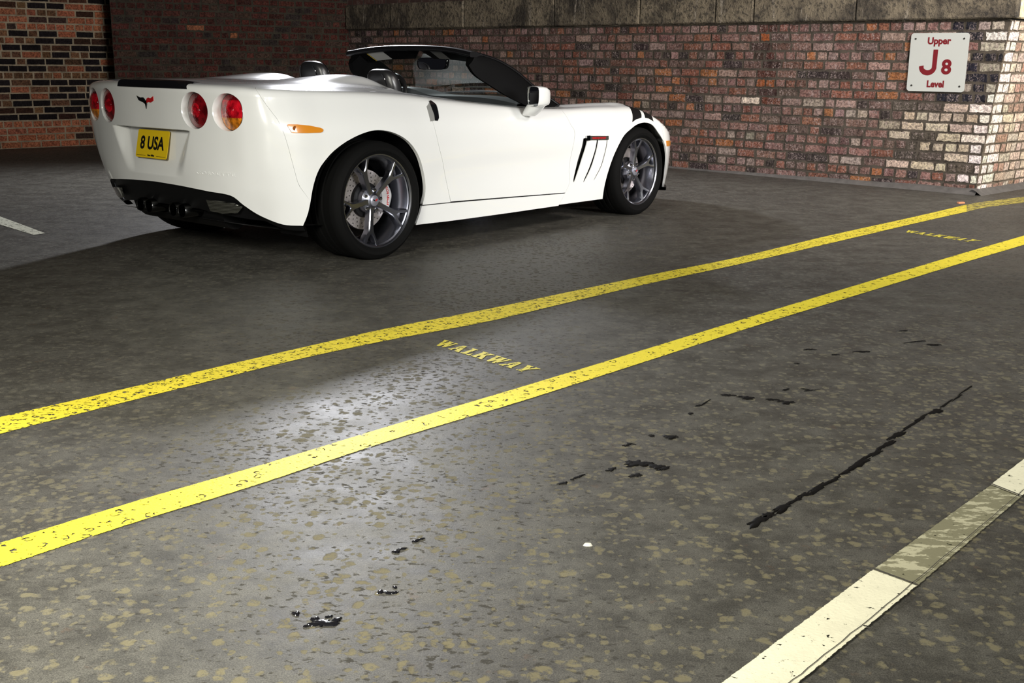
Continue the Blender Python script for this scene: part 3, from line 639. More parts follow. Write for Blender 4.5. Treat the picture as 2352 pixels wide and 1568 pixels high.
# cement fillet along the foot of the wall
m_cem = mat('cement_fillet', (.085, .08, .075), .8); k = N(m_cem); k.link(k.mix(k.noise(k.coord(), 20, 4), (.06, .056, .052), (.15, .14, .13)), k.b.inputs['Base Color'])
mb = MB(); P = []
for a_ in np.linspace(4.6, 8.9, 30):
    w_ = .02 + .07*max(0, (a_-6)/2.9); hh = .02 + .035*max(0, (a_-6)/2.9) + .003*math.sin(a_*7)
    P.append([wl(CO, D1, N1, a_, .0, hh), wl(CO, D1, N1, a_, w_*.4, hh*.8), wl(CO, D1, N1, a_, w_, .0)])
mb.grid(P); P = []
for a_ in np.linspace(-.08, 3.2, 20): P.append([wl(PC, D2, N2, a_, 0, .05), wl(PC, D2, N2, a_, .04, .04), wl(PC, D2, N2, a_, .1, 0)])
mb.grid(P); mb.build('trim_3', m_cem, kind='structure')

# signs
m_sign = mat('sign_enamel', (.52, .54, .51), .28, coat=.3); m_red = mat('sign_red', (.17, .004, .009), .45); m_screw = mat('screw_steel', (.16, .15, .13), .35, 1)
def sign(name, o_, d_, n_, a0, a1, z0, z1, skew, texts, label, screws=True, curve=None):
    t = thing(name, label, 'sign', wl(o_, d_, n_, (a0+a1)/2, .02, z0))
    inv = Matrix.Translation(-Vector(t.location))
    cx_, cz_ = (a0+a1)/2, (z0+z1)/2; hw, hz, rad = (a1-a0)/2, (z1-z0)/2, .028; poly = []
    for sx, sz, ph in ((1, 1, 0), (-1, 1, 90), (-1, -1, 180), (1, -1, 270)):
        poly += [(sx*(hw-rad) + rad*math.cos(R(ph+q)), sz*(hz-rad) + rad*math.sin(R(ph+q))) for q in (0, 22, 45, 68, 90)]
    f = lambda h: (lambda a, b: tuple(inv @ Vector(wl(o_, d_, n_, cx_ + a, h, cz_ + b))))
    mb = MB(); mb.prism(poly, f(.024), f(.030)); mb.build('sign_plate', m_sign, t, smooth=False)
    for body, size, bx, bz, bold, xs in texts:
        if body == 'J':
            pj = [(.080, .112), (.032, .112), (.032, -.040)] + [(-.012 + .044*math.cos(R(a)), -.042 + .026*math.sin(R(a))) for a in range(0, -181, -20)] + [(-.056, -.028), (-.102, -.034)] + [(-.012 + .092*math.cos(R(a)), -.040 + .074*math.sin(R(a))) for a in range(-175, 1, 15)]
            V2, F_ = np.array([(p_[0]*.88 + .01, p_[1]) for p_ in pj]), cdt_poly(pj)
        else: V2, F_ = text_mesh(body, size, bold, xs)
        def fn(a, b, h, bx=bx, bz=bz): return np.array([tuple(inv @ Vector(wl(o_, d_, n_, cx_ + bx + u, .0302 + h, cz_ + bz + v))) for u, v in zip(a, b)])
        lettering('lettering', V2, F_, fn, .0012, m_red, t)
    if screws:
        for sx in (-1, 1):
            for sz in (-1, 1):
                mb = MB(); c0 = inv @ Vector(wl(o_, d_, n_, cx_ + sx*(hw-.045), .0335, cz_ + sz*(hz-.05)))
                a = [(c0.x + .0085*math.cos(q)*d_[0], c0.y + .0085*math.cos(q)*d_[1], c0.z + .0085*math.sin(q)) for q in np.linspace(0, 2*math.pi, 12, endpoint=False)]
                b = [(x - n_[0]*.004, y - n_[1]*.004, z) for x, y, z in a]; mb.grid([b, a], False, True); mb.add(a, [tuple(range(12))]); mb.build('screw', m_screw, t)
    return t
sign('wall_sign', CO, D1, N1, 8.152, 8.684, .886, 1.396, 0, [('Upper', .082, .0, .178, .0030, 1.0), ('J', .285, -.084, .0, .011, 1.05), ('8', .172, .086, -.038, .006, 1.05), ('Level', .080, .0, -.188, .0030, .96)],
     'white square sign reading Upper J8 Level in dark red on the brick wall')
sign('wall_sign', PT, D2, N2, .60, 1.10, .86, 1.36, 0, [], 'white sign on the pier side face cut off by the right picture edge', screws=True)

# ============================================================ THE CAR  (x forward, y left, z up, origin on the floor under the rear axle)
m_white = mat('white_paint_gloss', (.80, .81, .80), .22, coat=1.0, spec=.5)
m_black = mat('black_plastic', (.0035, .0035, .004), .5, spec=.3); m_gloss = mat('black_gloss', (.006, .006, .007), .06, coat=.8)
m_rubber = mat('tyre_rubber', (.0030, .0030, .0030), .8, spec=.12); m_leather = mat('black_leather', (.012, .012, .013), .36, spec=1.0)
m_dash = mat('charcoal_dash_vinyl', (.060, .066, .072), .38)
m_satin = mat('black_satin', (.008, .008, .009), .30, spec=.8)
m_soft = mat('black_cloth_trim', (.0025, .0025, .0028), .7, spec=.1)
m_dchrome = mat('dark_chrome', (.10, .10, .10), .2, 1.0)  # evenly darkened chrome for exhaust tips and emblem pole
m_chrome = mat('chrome', (.75, .76, .78), .07, 1.0); m_rim = mat('dark_chrome_rim', (.30, .31, .36), .27, 1.0, coat=.4); m_steel = mat('brushed_steel', (.42, .40, .38), .35, 1.0)
m_cal = mat('silver_caliper', (.62, .62, .63), .35, .3); m_redp = mat('red_enamel', (.45, .012, .015), .3, coat=.5); m_dark = mat('underbody_black', (.004, .004, .004), .9)
m_mir = mat('mirror_glass', (.85, .87, .88), .01, 1.0); m_plate = mat('plate_yellow', (.72, .50, .012), .32); m_ink = mat('plate_black', (.006, .006, .006), .4)
m_grey = mat('grey_trim', (.24, .24, .23), .4); m_label = mat('paper_label', (.60, .60, .58), .6); m_ylab = mat('label_yellow', (.75, .55, .05), .6)
m_disc = mat('brake_disc_iron', (.52, .48, .46), .42, .85)
def lens_mat(name, col, emit=0):
    m = mat(name, col, .10, coat=1.0); k = N(m); vec = k.coord()
    v = k.vor(vec, 120); k.link(k.bump(v.outputs['Distance'], .35, .004), k.b.inputs['Normal'])
    n_ = k.noise(vec, 24, 3); k.link(k.mix(k.step(n_, .35, .65), tuple(c*.35 for c in col), tuple(min(1, c*1.25) for c in col)), k.b.inputs['Base Color'])
    return m
m_lred = lens_mat('red_lens', (.52, .006, .016)); m_lamb = lens_mat('amber_lens', (.70, .22, .012)); m_ldark = lens_mat('dark_red_lens', (.16, .003, .006)); m_side = mat('amber_marker', (.66, .24, .016), .25, coat=.8)
m_clear = mat('clear_lens', (.20, .20, .17), .08, .7, coat=1.0); k = N(m_clear); wv_ = k.n('ShaderNodeTexWave', {'Vector': k.coord(), 'Scale': 40.0, 'Distortion': 1.0}, bands_direction='Z'); k.link(k.bump(wv_.outputs[1], .9, .01), k.b.inputs['Normal'])
m_glass = bpy.data.materials.new('windscreen_glass'); m_glass.use_nodes = True; t_ = m_glass.node_tree; t_.nodes.clear()
o_ = t_.nodes.new('ShaderNodeOutputMaterial'); mx = t_.nodes.new('ShaderNodeMixShader'); tr = t_.nodes.new('ShaderNodeBsdfTransparent'); gl = t_.nodes.new('ShaderNodeBsdfGlossy'); fr = t_.nodes.new('ShaderNodeLayerWeight'); pw = t_.nodes.new('ShaderNodeMath'); pw.operation = 'MULTIPLY_ADD'; pq = t_.nodes.new('ShaderNodeMath'); pq.operation = 'POWER'
tr.inputs[0].default_value = (.74, .82, .77, 1); gl.inputs['Roughness'].default_value = .01; fr.inputs[0].default_value = .5; pq.inputs[1].default_value = 4.5; pw.inputs[1].default_value = .8; pw.inputs[2].default_value = .06
t_.links.new(fr.outputs[1], pq.inputs[0]); t_.links.new(pq.outputs[0], pw.inputs[0]); t_.links.new(pw.outputs[0], mx.inputs[0]); t_.links.new(tr.outputs[0], mx.inputs[1]); t_.links.new(gl.outputs[0], mx.inputs[2]); t_.links.new(mx.outputs[0], o_.inputs[0])

car = thing('sports_car', 'glossy white open-top two-seat sports car with dark chrome wheels and a yellow number plate', 'car', (-1.4916, 7.027, 0), R(50.14))
def LS(side, inset=0.0, ex=None):              # lift function for one side (side=-1 right, +1 left); ex(P)->x shift
    def f(s, t):
        P = L(s, t); P[:, 1] *= side if side else 1
        if inset:
            e = 2e-3; Pa = L(s + e, t); Pb = L(s - e, t); Pc = L(s, t + e); Pd = L(s, t - e)
            n = np.cross(Pa - Pb, Pc - Pd); n[:, 1] *= side if side else 1
            ref = P - np.array([1.2, 0, .35]); sg = np.sign((n*ref).sum(1))[:, None]; n = n*sg/(np.linalg.norm(n, axis=1)[:, None] + 1e-12); P = P - n*inset
        return P
    return f
def sx(x, z=.6):                                # station of a given x on the flank
    g = np.linspace(.7, 5.5, 2000); X = B(g, np.full(2000, z))[0]; return float(np.interp(x, X, g))
top = lambda s: float(zb(np.array([s]))[0]) + W
# --- rear fascia with light cups and plate recess
LIGHTS_YZ = [(.650, .842, .098), (.424, .845, .098)]
def rear_lift(s, t):
    P = L(s, t); y, z = np.abs(P[:, 1]), P[:, 2]
    hw = .385 - .10*np.clip((.735 - z)/.24, 0, 1)
    sm = lambda v: v*v*(3 - 2*v)
    my = sm(np.clip((hw - y)/.095, 0, 1)); mz = np.clip((z - .475)/.26, 0, 1)**.9
    cut = sm(np.clip((.7385 - z)/.007, 0, 1))
    P[:, 0] += .066*my*mz*cut*(t < .8)
    return P
def st_of(y, z):                                # inverse: rear station of a given y at height z
    g = np.linspace(0, 1.0, 1500); Y = B(g, np.full(1500, z))[1]; return math.copysign(float(np.interp(abs(y), Y, g)), y)
def rear_edge(z): return float(np.interp(z, [.235, .30, .37, .465, .645, .81, .95, 1.05], [1.04, 1.06, 1.08, 1.011, .974, .935, .86, .80]))
edge_low = [(0, .437), (.2, .432), (.35, .424), (.46, .415), (.60, .400), (.674, .350), (.771, .290), (.891, .245), (1.016, .235)]
low = [(s, z) for s, z in smoothline(edge_low, 5)]
ztop_r = top(.8)
up = [(rear_edge(z), z) for z in np.linspace(.26, ztop_r, 26)]; up = [(1.082, .37) if abs(u[1]-.37) < .012 else u for u in up]
archtail = [(1.016, .235), (1.05, .30), (1.082, .37)]
right_edge = archtail + [(rear_edge(z), z) for z in np.linspace(.40, ztop_r, 24)]
tp = [(s, top(s)) for s in np.linspace(rear_edge(ztop_r), 0, 26)][1:]
half = low + right_edge[1:] + tp
outer = half + [(-s, z) for s, z in reversed(half) if s > 1e-6]
holes = []
for cy_, cz_, r_ in LIGHTS_YZ:
    for sg in (1, -1): holes.append([(st_of(sg*cy_ + r_*math.cos(a), cz_ + r_*math.sin(a)), cz_ + r_*math.sin(a)) for a in np.linspace(0, 2*math.pi, 48, endpoint=False)])
ex_ = [(s, z) for z in (.7315, .7335, .7355, .7375, .7395, .742) for s in np.arange(-.42, .42, .006)]
panel('rear_bumper', outer, holes, .011, rear_lift, m_white, car, lip=.014, extra=np.array(ex_), flipc=(1.2, 0, .5))
for cy_, cz_, r_ in LIGHTS_YZ:
    for sg in (1, -1):
        a = np.linspace(0, 2*math.pi, 64, endpoint=False); yy = sg*cy_ + r_*np.cos(a); zz = cz_ + r_*np.sin(a)
        ss = np.array([st_of(y, z) for y, z in zip(yy, zz)]); P0 = L(ss, zz)
        cen = np.array([P0[:, 0].mean() + .026, sg*cy_, cz_]); rings = [P0]
        for f_, d_ in ((.994, .002), (.982, .005), (.972, .011), (.965, None)):
            Q = P0.copy(); Q[:, 1] = cen[1] + (P0[:, 1]-cen[1])*f_; Q[:, 2] = cen[2] + (P0[:, 2]-cen[2])*f_
            Q[:, 0] = P0[:, 0] + d_ if d_ is not None else cen[0]; rings.append(Q)
        mb = MB(); mb.grid(rings, False, True); cup = mb.build('light_housing', m_white, car, fix=True)
        outerl = cy_ > .5; mb = MB(); rr_ = r_*.965; rings = []; n_ = 96; aa = np.linspace(0, 2*math.pi, n_, endpoint=False)
        rad = [1, .97, .93] + list(np.linspace(.9, .02, 22))
        for q in rad: rings.append([(cen[0] - .020*(1-q*q) + (.006 if q == 1 else 0), cen[1] + rr_*q*math.cos(a), cen[2] + rr_*q*math.sin(a)) for a in aa])
        b = len(mb.V); mb.grid(rings, False, True)
        lens = mb.build('tail_light', [m_lred, m_lamb, m_ldark, m_gloss], car, fix=True, label='outer tail light, red over amber' if outerl else 'inner tail light, all red')
        for p in lens.data.polygons:
            c_ = p.center; dz = c_.z - cen[2]; rr2 = math.hypot(c_.y - cen[1], dz)
            if rr2 > rr_*.965: p.material_index = 3
            elif outerl and dz < -.028: p.material_index = 1
            elif outerl and dz > .028 or (not outerl and rr2 > rr_*.40): p.material_index = 2 if outerl and dz > .062 or not outerl else 0
        mb = MB()
        mb.lathe([(rr_*.30, -.0195), (rr_*.30, -.0235), (rr_*.24, -.0255), (.001, -.0262)], 24, (cen[0], cen[1] + sg*rr_*.05, cen[2] + (.008 if outerl else .0)), 'x'); mb.build('reflector', m_lred, lens)
# --- number plate
pt = R(6.5); PCY, PCZ, PX0 = 0.0, .6455, -.8269
def plate_fn(a, b, h): return np.stack([PX0 + .22*b - h, -a + PCY, PCZ + b], 1)
mb = MB(); hw, hz, rd = .1525, .0765, .012; poly = []
for sx_, sz_, ph in ((1, 1, 0), (-1, 1, 90), (-1, -1, 180), (1, -1, 270)): poly += [(sx_*(hw-rd) + rd*math.cos(R(ph+q)), sz_*(hz-rd) + rd*math.sin(R(ph+q))) for q in (0, 30, 60, 90)]
pf = lambda h: (lambda a, b: tuple(plate_fn(np.array([a]), np.array([b]), h)[0]))
mb.prism(poly, pf(.004), pf(.001)); plate = mb.build('number_plate', m_plate, car, smooth=False, label='yellow plate reading 8 USA')
V2, F_ = text_mesh('8 USA', .105, .0030, .84, 1.0); V2[:, 1] *= .93
lettering('lettering', V2 + np.array([.0, .006]), F_, lambda a, b, h: plate_fn(a, b, h + .0042), .0008, m_ink, plate)
V2, F_ = text_mesh('Bauer Millett', .014, .0006, .9); lettering('lettering', V2 + np.array([0, -.062]), F_, lambda a, b, h: plate_fn(a, b, h + .0042), .0006, m_ink, plate)
for a0_, a1_ in ((-.142, -.052), (.052, .142)):
    mb = MB(); mb.add([pf(.0048)(a0_, -.0655), pf(.0048)(a1_, -.0655), pf(.0048)(a1_, -.0635), pf(.0048)(a0_, -.0635)], [(0, 1, 2, 3)]); mb.build('border_line', m_ink, plate, smooth=False)
# --- crossed flags emblem, embossed model name
def rearx(y, z): s = np.array([st_of(a, b) for a, b in zip(y, z)]); return L(s, np.asarray(z))[:, 0]
def rear_poly(name, poly, thick, m, parent, **kw):
    poly = dense(poly, .02); mb = MB(); y = [p[0] for p in poly]; z = [p[1] for p in poly]; X = rearx(y, z); lut = {}
    f = lambda h: (lambda a, b: (float(rearx([a], [b])[0]) - h, a, b))
    mb.prism(poly, f(thick), f(-.002)); return mb.build(name, m, parent, smooth=False, **kw)
ez = .880
rear_pol2 = lambda nm, po, *a, **k2: rear_poly(nm, [(u - .018, v) for u, v in po], *a, **k2)
emb = rear_pol2('flag_emblem', [(.006, ez+.008), (.0, ez+.004), (-.008, ez+.008), (-.012, ez-.012), (-.002, ez-.040), (.004, ez-.012)], .005, m_dchrome, car, label='crossed flags emblem')
rear_pol2('flag', [(.082, ez+.030), (.048, ez+.020), (.020, ez+.022), (.004, ez+.012), (.006, ez-.014), (.026, ez-.004), (.048, ez+.0), (.066, ez+.006)], .004, m_gloss, emb)
rear_pol2('flag', [(-.012, ez+.014), (-.030, ez+.022), (-.052, ez+.018), (-.078, ez+.030), (-.078, ez+.006), (-.052, ez-.004), (-.030, ez-.002), (-.012, ez-.008)], .004, m_redp, emb)
V2, F_ = text_mesh('CORVETTE', .042, .0004, 1.55, 1.15)
def emboss(a, b, h):
    y, z = -a*.74 - .520, b*.56 + .515; return np.stack([rearx(y, z) - h, y, z], 1)
lettering('embossed_lettering', V2, F_, emboss, .0014, m_white, car)
# --- rear lip spoiler / high brake light (dark)
P = []
for u in np.linspace(-1, 1, 41):
    y = -.058 + .325*u; k_ = (max(0, 1 - abs(u)**16)**.5 if u > -.3 else math.sqrt(max(0, 1 - ((-u-.3)/.7)**2.2))); x0 = float(L(np.array([st_of(y, .90)]), np.array([.90]))[0, 0]) - .002; zt = .958 + .042*k_
    P.append([(x0 + .010, y, .950), (x0 - .004*k_, y, .956), (x0 - .006*k_, y, (zt + .956)/2), (x0 + .002, y, zt - .004), (x0 + .014, y, zt), (x0 + .05, y, .990 + .010*k_), (x0 + .10, y, .990)])
mb = MB(); mb.grid(P); mb.build('rear_spoiler', m_gloss, car)
# --- flank panels
sdr = [(2.10, .885), (2.055, .80), (2.064, .71), (2.10, .60), (2.143, .50), (2.218, .272)]           # door rear gap
sdf = [(3.37, .83), (3.40, .77), (3.432, .70), (3.475, .645), (3.462, .535), (3.438, .39), (3.440, .305), (3.392, .235)]
low_f = [(3.392, .235), (3.314, .155)]
rarch = [(1.082, .37), (1.143, .52), (1.21, .60), (1.274, .65), (1.353, .69), (1.456, .722), (1.565, .735), (1.686, .717), (1.802, .668), (1.89, .592), (1.945, .50), (1.975, .42), (1.985, .35), (1.967, .277)]
farch = [(3.829, .155), (3.853, .27), (3.923, .45), (4.014, .585), (4.135, .650), (4.215, .675), (4.304, .683), (4.39, .672), (4.465, .637), (4.579, .53), (4.64, .43), (4.678, .34), (4.736, .165)]
seam_up = [(rear_edge(z), z) for z in np.linspace(ztop_r, .39, 22)]
def gapline(pts, n=5): return smoothline(pts, n)
tl = lambda a, b, n=24: [(s, top(s)) for s in np.linspace(a, b, n)]
for side, sd in ((-1, 'right'), (1, 'left')):
    f = LS(side); g = .0013
    # quarter: seam down, arch, crease, door gap up, shoulder back
    q = [(s+g, z) for s, z in seam_up] + gapline(rarch) + [(s-g, z) for s, z in reversed(gapline(sdr))][0:] + [(2.12-g, top(2.12))] + tl(2.10, rear_edge(ztop_r)+g)[0:]
    panel('quarter_panel', q, [], .016, f, m_white, car, lip=.022)
    d = [(s+g, z) for s, z in gapline(sdr)] + [(s-g, z) for s, z in reversed(gapline(sdf))] + tl(3.36, 2.13)
    d[len(gapline(sdr))-1] = (2.218+g, .272+.003)
    door = panel('door', d, [], .018, f, m_white, car)
    v1 = [(3.572,.597),(3.614,.597),(3.600,.52),(3.562,.42),(3.498,.308),(3.484,.318),(3.522,.42),(3.556,.52)]
    v2 = [(3.722,.588),(3.738,.588),(3.724,.49),(3.684,.39),(3.614,.302),(3.600,.302),(3.662,.39),(3.706,.49)]
    v3 = [(3.834,.582),(3.843,.582),(3.832,.49),(3.799,.39),(3.730,.306),(3.721,.306),(3.788,.39),(3.822,.49)]
    v1, v2, v3 = [smoothline(v + [v[0]], 3)[:-1] for v in (v1, v2, v3)]
    seam_f = [(4.60, .60), (4.62, .56)]
    fe = [(s+g, z) for s, z in gapline(sdf)] + [(3.314+g, .158)] + gapline(farch[:10]) + [(4.573, .565), (4.566, .60), (4.561, .66), (4.50, top(4.50))] + tl(4.48, 3.37)
    def vent_lift(s, t, f=f):                   # slats of the side vent stand slightly proud towards the rear
        P = f(s, t); s0 = s - (t-.45)*.40; c_ = np.clip((t-.29)/.03, 0, 1)*np.clip((.60-t)/.012, 0, 1)
        saw = np.where((s0 > 3.56) & (s0 < 3.68), (3.68-s0)/.12, np.where((s0 >= 3.68) & (s0 < 3.80), (3.80-s0)/.12*.7, 0))
        P[:, 1] -= side*c_*saw*.0; return P
    fen = panel('front_fender', fe, [v1, v2, v3], .014, vent_lift, m_white, car, lip=.005)
    bp = [(3.597, .586), (3.842, .578), (3.842, .605), (3.597, .615)]
    bd = panel('vent_badge', bp, [], .01, LS(side, -.010), m_steel, fen, lip=.010)
    V2, F_ = text_mesh('GRAND SPORT', .018, .0006, 1.25)
    fb = LS(side, -.0115)
    def bfn(a, b, h, fb=fb, side=side):
        return fb(3.735 + a*(-1 if side > 0 else 1), .594 + b - a*(-1 if side > 0 else 1)*.03) + np.array([0, side*h, 0])
    lettering('lettering', V2, F_, bfn, .0006, m_redp, bd)
    for k_, (a_, b_) in enumerate(((3.604, .600), (3.834, .591))):
        if k_ == 0: panel('badge_square', [(3.594, .582), (3.632, .582), (3.632, .616), (3.594, .616)], [], .01, LS(side, -.014), m_chrome, bd, lip=.008)
    if side < 0:
        st1 = [(4.143, .690), (4.20, .708), (4.281, .718), (4.30, .74), (4.318, .78), (4.325, top(4.33)-.002), (4.225, top(4.22)-.002), (4.21, .80), (4.175, .74)]
        st2 = [(4.335, .715), (4.39, .708), (4.452, .685), (4.455, .73), (4.448, .76), (4.430, top(4.43)-.002), (4.362, top(4.36)-.002), (4.355, .77), (4.345, .74)]
        for st_ in (st1, st2): panel('fender_stripe', st_, [], .01, LS(side, -.0012), m_gloss if False else m_black, fen, lip=.001)
    # rocker, below the crease
    rk = [(1.962, .270), (1.948, .22), (1.925, .160), (2.2, .155), (2.784, .152), (3.308, .152), (3.386, .229), (2.22, .266), (2.1, .268)]
    panel('side_skirt', rk, [], .016, f, m_white, car)
    # side markers
    mk = [(.982, .784), (1.03, .782), (1.10, .774), (1.165, .761), (1.180, .755), (1.184, .748), (1.178, .740), (1.165, .736), (1.08, .737), (1.0, .740), (.990, .745), (.978, .775), (.977, .781)]
    mk_ = panel('side_marker_light', mk, [], .01, LS(side, -.006), m_side, car, lip=.010, label='amber rear side marker')
    mb = MB(); c_ = LS(side, -.0066)(np.array([1.012]), np.array([.763]))[0]
    mb.lathe([(.012, 0), (.006, -.0007*side if False else 0.0007*side*-1*-1), (.001, .0009*side)], 16, tuple(c_), 'y'); mb.build('bulb', mat('amber_dark', (.25, .07, .008), .3), mk_)
    mf = [(4.615, .532), (4.70, .530), (4.806, .518), (4.800, .488), (4.72, .488), (4.632, .490)]
    panel('side_marker_light', mf, [], .01, LS(side, -.004), m_side, car, lip=.008, label='amber front side marker')
    # front bumper half is below
    # handles
    hb = [(2.060, .868), (2.106, .876), (2.136, .856), (2.128, .82), (2.115, .780), (2.083, .763), (2.032, .765), (2.040, .80), (2.050, .84)]
    hr = panel('door_handle', [(2.085, .873), (2.108, .878), (2.138, .856), (2.132, .82), (2.118, .782), (2.098, .765), (2.075, .768), (2.083, .80), (2.085, .84)], [], .008, LS(side, -.0035), m_gloss, door, lip=.008)
    panel('handle_recess', [(2.043, .850), (2.083, .868), (2.083, .80), (2.074, .768), (2.032, .765), (2.036, .80)], [], .008, LS(side, -.002), m_grey, door, lip=.004)
# --- front bumper (both sides in one), nose opening and splitter
fl = [(5.78, .16)] + [(s, .165) for s in (5.5, 5.2, 5.0, 4.85)] + list(reversed(gapline(farch)))[:16] + [(4.576, .565), (4.569, .60), (4.564, .66), (4.503, top(4.503))]
full = [(s, z) for s, z in fl]
def nose(s, t):                                 # s runs 0..2 around the nose; mirrored past the centre
    sg = np.where(s > 5.78, -1, 1); q = np.where(s > 5.78, 11.56 - s, s); P = L(q, t); P[:, 1] *= sg; return P
right_ = list(reversed(gapline(farch)))[:16] + [(4.576, .565), (4.569, .60), (4.564, .66), (4.503, top(4.503))]
tpn = [(s, top(s)) for s in np.linspace(4.53, 5.78, 24)]
lowr = [(s, .165) for s in np.linspace(4.80, 5.78, 12)]
hpoly = right_ + tpn; hpoly = hpoly + [(11.56 - s, z) for s, z in reversed(hpoly[:-1])] + [(11.56 - s, z) for s, z in lowr[:-1]] + list(reversed(lowr))
grille = smoothline([(5.30, .24), (5.36, .38), (5.78, .40), (6.20, .38), (6.26, .24), (5.78, .22), (5.30, .24)], 4)[:-1]
fbp = panel('front_bumper', hpoly, [grille], .022, nose, m_white, car, flipc=(1.8, 0, .3))
def ns_in(s, t): P = nose(s, t); P[:, 0] -= .05; return P
panel('grille', [(5.26, .21), (5.30, .41), (6.26, .41), (6.30, .21)], [], .03, ns_in, m_black, fbp, lip=0, flipc=(1.8, 0, .3))
def spl(s, t): P = nose(s, np.full_like(t, .165)); c_ = np.array([2.7, 0]); k_ = (t - .15)*3; P[:, 0] += (P[:, 0]-2.7)*.03*k_; P[:, 1] *= 1 + .02*k_; P[:, 2] = .165 - (t > .155)*.0 - np.clip(t-.15, 0, 1)*.8; return P
P = []
for s in np.linspace(4.74, 11.56-4.74, 60):
    p0 = nose(np.array([s]), np.array([.168]))[0]; d_ = Vector((p0[0]-2.6, p0[1], 0)).normalized()*.018
    P.append([(p0[0]-.02*d_.x/.018, p0[1]-.02*d_.y/.018, .168), (p0[0]+d_.x, p0[1]+d_.y, .165), (p0[0]+d_.x, p0[1]+d_.y, .140), (p0[0]-.10*d_.x/.018, p0[1]-.10*d_.y/.018, .137)])
mb = MB(); mb.grid(P); mb.build('front_splitter', m_black, car)
# --- hood and rear deck (top skin inside the rolled shoulder)
def inset_pt(s, side=1): P = L(np.array([s]), np.array([top(s)]))[0]; return (P[0], side*P[1])
def lift_top(x, y): return np.stack([x, y, T(x, y)], 1)
hs = np.linspace(3.50, 5.78, 50); hl = [inset_pt(s) for s in hs]; xs0 = hl[0][0]
cowl = [(xs0 + .17*(1-(y/.75)**2), y) for y in np.linspace(-hl[0][1], hl[0][1], 20)]
hood = [(x, -y) for x, y in reversed(hl)][0:0]
hoodp = cowl[1:] + hl[1:] + [(x, -y) for x, y in reversed(hl[:-1])]
panel('hood', hoodp, [], .03, lift_top, m_white, car, lip=.008, flipc=(1.2, 0, -5))
COCK_X = .50
rs = [s for s in np.linspace(0, 1.92, 60)]; rl = [inset_pt(s) for s in rs]
yl = rl[-1]
fair = []                                       # front edge of the deck: two fairings reaching forward, waterfall between
for y in np.linspace(rl[-1][1], -rl[-1][1], 61):
    fair.append((.40 + .22*math.exp(-((abs(y)-.37)/.17)**4), y))
deckp = rl + fair + [(x, -y) for x, y in reversed(rl[1:])]
panel('rear_deck', deckp, [], .018, lift_top, m_white, car, lip=.02, flipc=(-.2, 0, -5))
# deck lid cut lines as thin dark grooves
for side in (-1, 1):
    ln = [(-.80, side*.36), (-.55, side*.62), (-.2, side*.70), (.25, side*.70), (.40, side*.66)]
    ln = smoothline(ln, 8); P = [[(x, y, float(T([x], [y])[0]) + .0006), (x, y + .0028*side, float(T([x], [y + .0028*side])[0]) + .0006)] for x, y in ln]
    mb = MB(); mb.grid(P); mb.build('deck_lid_gap', m_grey, car, smooth=False)
# --- door and cockpit side ledges: from the rolled shoulder to the cockpit edge
for side in (-1, 1):
    P = []
    for s in np.linspace(1.90, 3.60, 40):
        x, y = inset_pt(s); z = float(T([x], [y])[0]); yi = y - .05
        P.append([(x, side*y, z), (x, side*(y-.02), z + .003), (x, side*yi, z - .006), (x, side*(yi-.01), z - .20), (x, side*(yi-.015), .30)])
    mb = MB(); mb.grid(P); mb.build('door_trim', m_black, car)
# --- inner shell, wheel wells, floor pan (all black, behind the panel gaps)
for side in (-1, 1):
    P = []
    for s in np.linspace(.02, 5.76, 150):
        f = LS(side, float(np.interp(s, [0, .80, 1.0], [.11, .11, .03])))
        x_ = s - 1.58; zlo = .20
        for c_, R_ in ((1.50, .50), (4.27, .47)):
            if abs(s - c_) < R_: zlo = max(zlo, .30 + math.sqrt(R_**2 - (s-c_)**2))
        if s < .95: zlo = max(zlo, .45)
        zt = top(s) - W - .01; zlo = min(zlo, zt - .02)
        P.append(f(np.full(8, s), np.linspace(zlo, zt, 8)))
    mb = MB(); mb.grid(P); mb.build('inner_shell', m_dark, car)
    for xc, Rw, zc in ((0, .44, .33), (2.685, .415, .325)):
        mb = MB(); aa = np.linspace(R(-22), R(202), 30)
        prof = [(Rw, .84 if xc == 0 else .80), (Rw, .60), (.02, .56)]
        P = [[(xc + r*math.cos(a)*1.06, side*y, zc + r*math.sin(a)) for a in aa] for r, y in prof]
        mb.grid(P); mb.build('wheel_well_liner', m_black, car)
mb = MB(); mb.grid([[(-.70, -.62, .24), (-.70, .62, .24)], [(-.45, -.66, .19), (-.45, .66, .19)], [(.4, -.82, .18), (.4, .82, .18)], [(2.2, -.82, .175), (2.2, .82, .175)], [(2.3, -.60, .155), (2.3, .60, .155)], [(3.1, -.60, .155), (3.1, .60, .155)], [(3.5, -.45, .165), (3.5, .45, .165)]]); mb.build('floor_pan', m_dark, car)
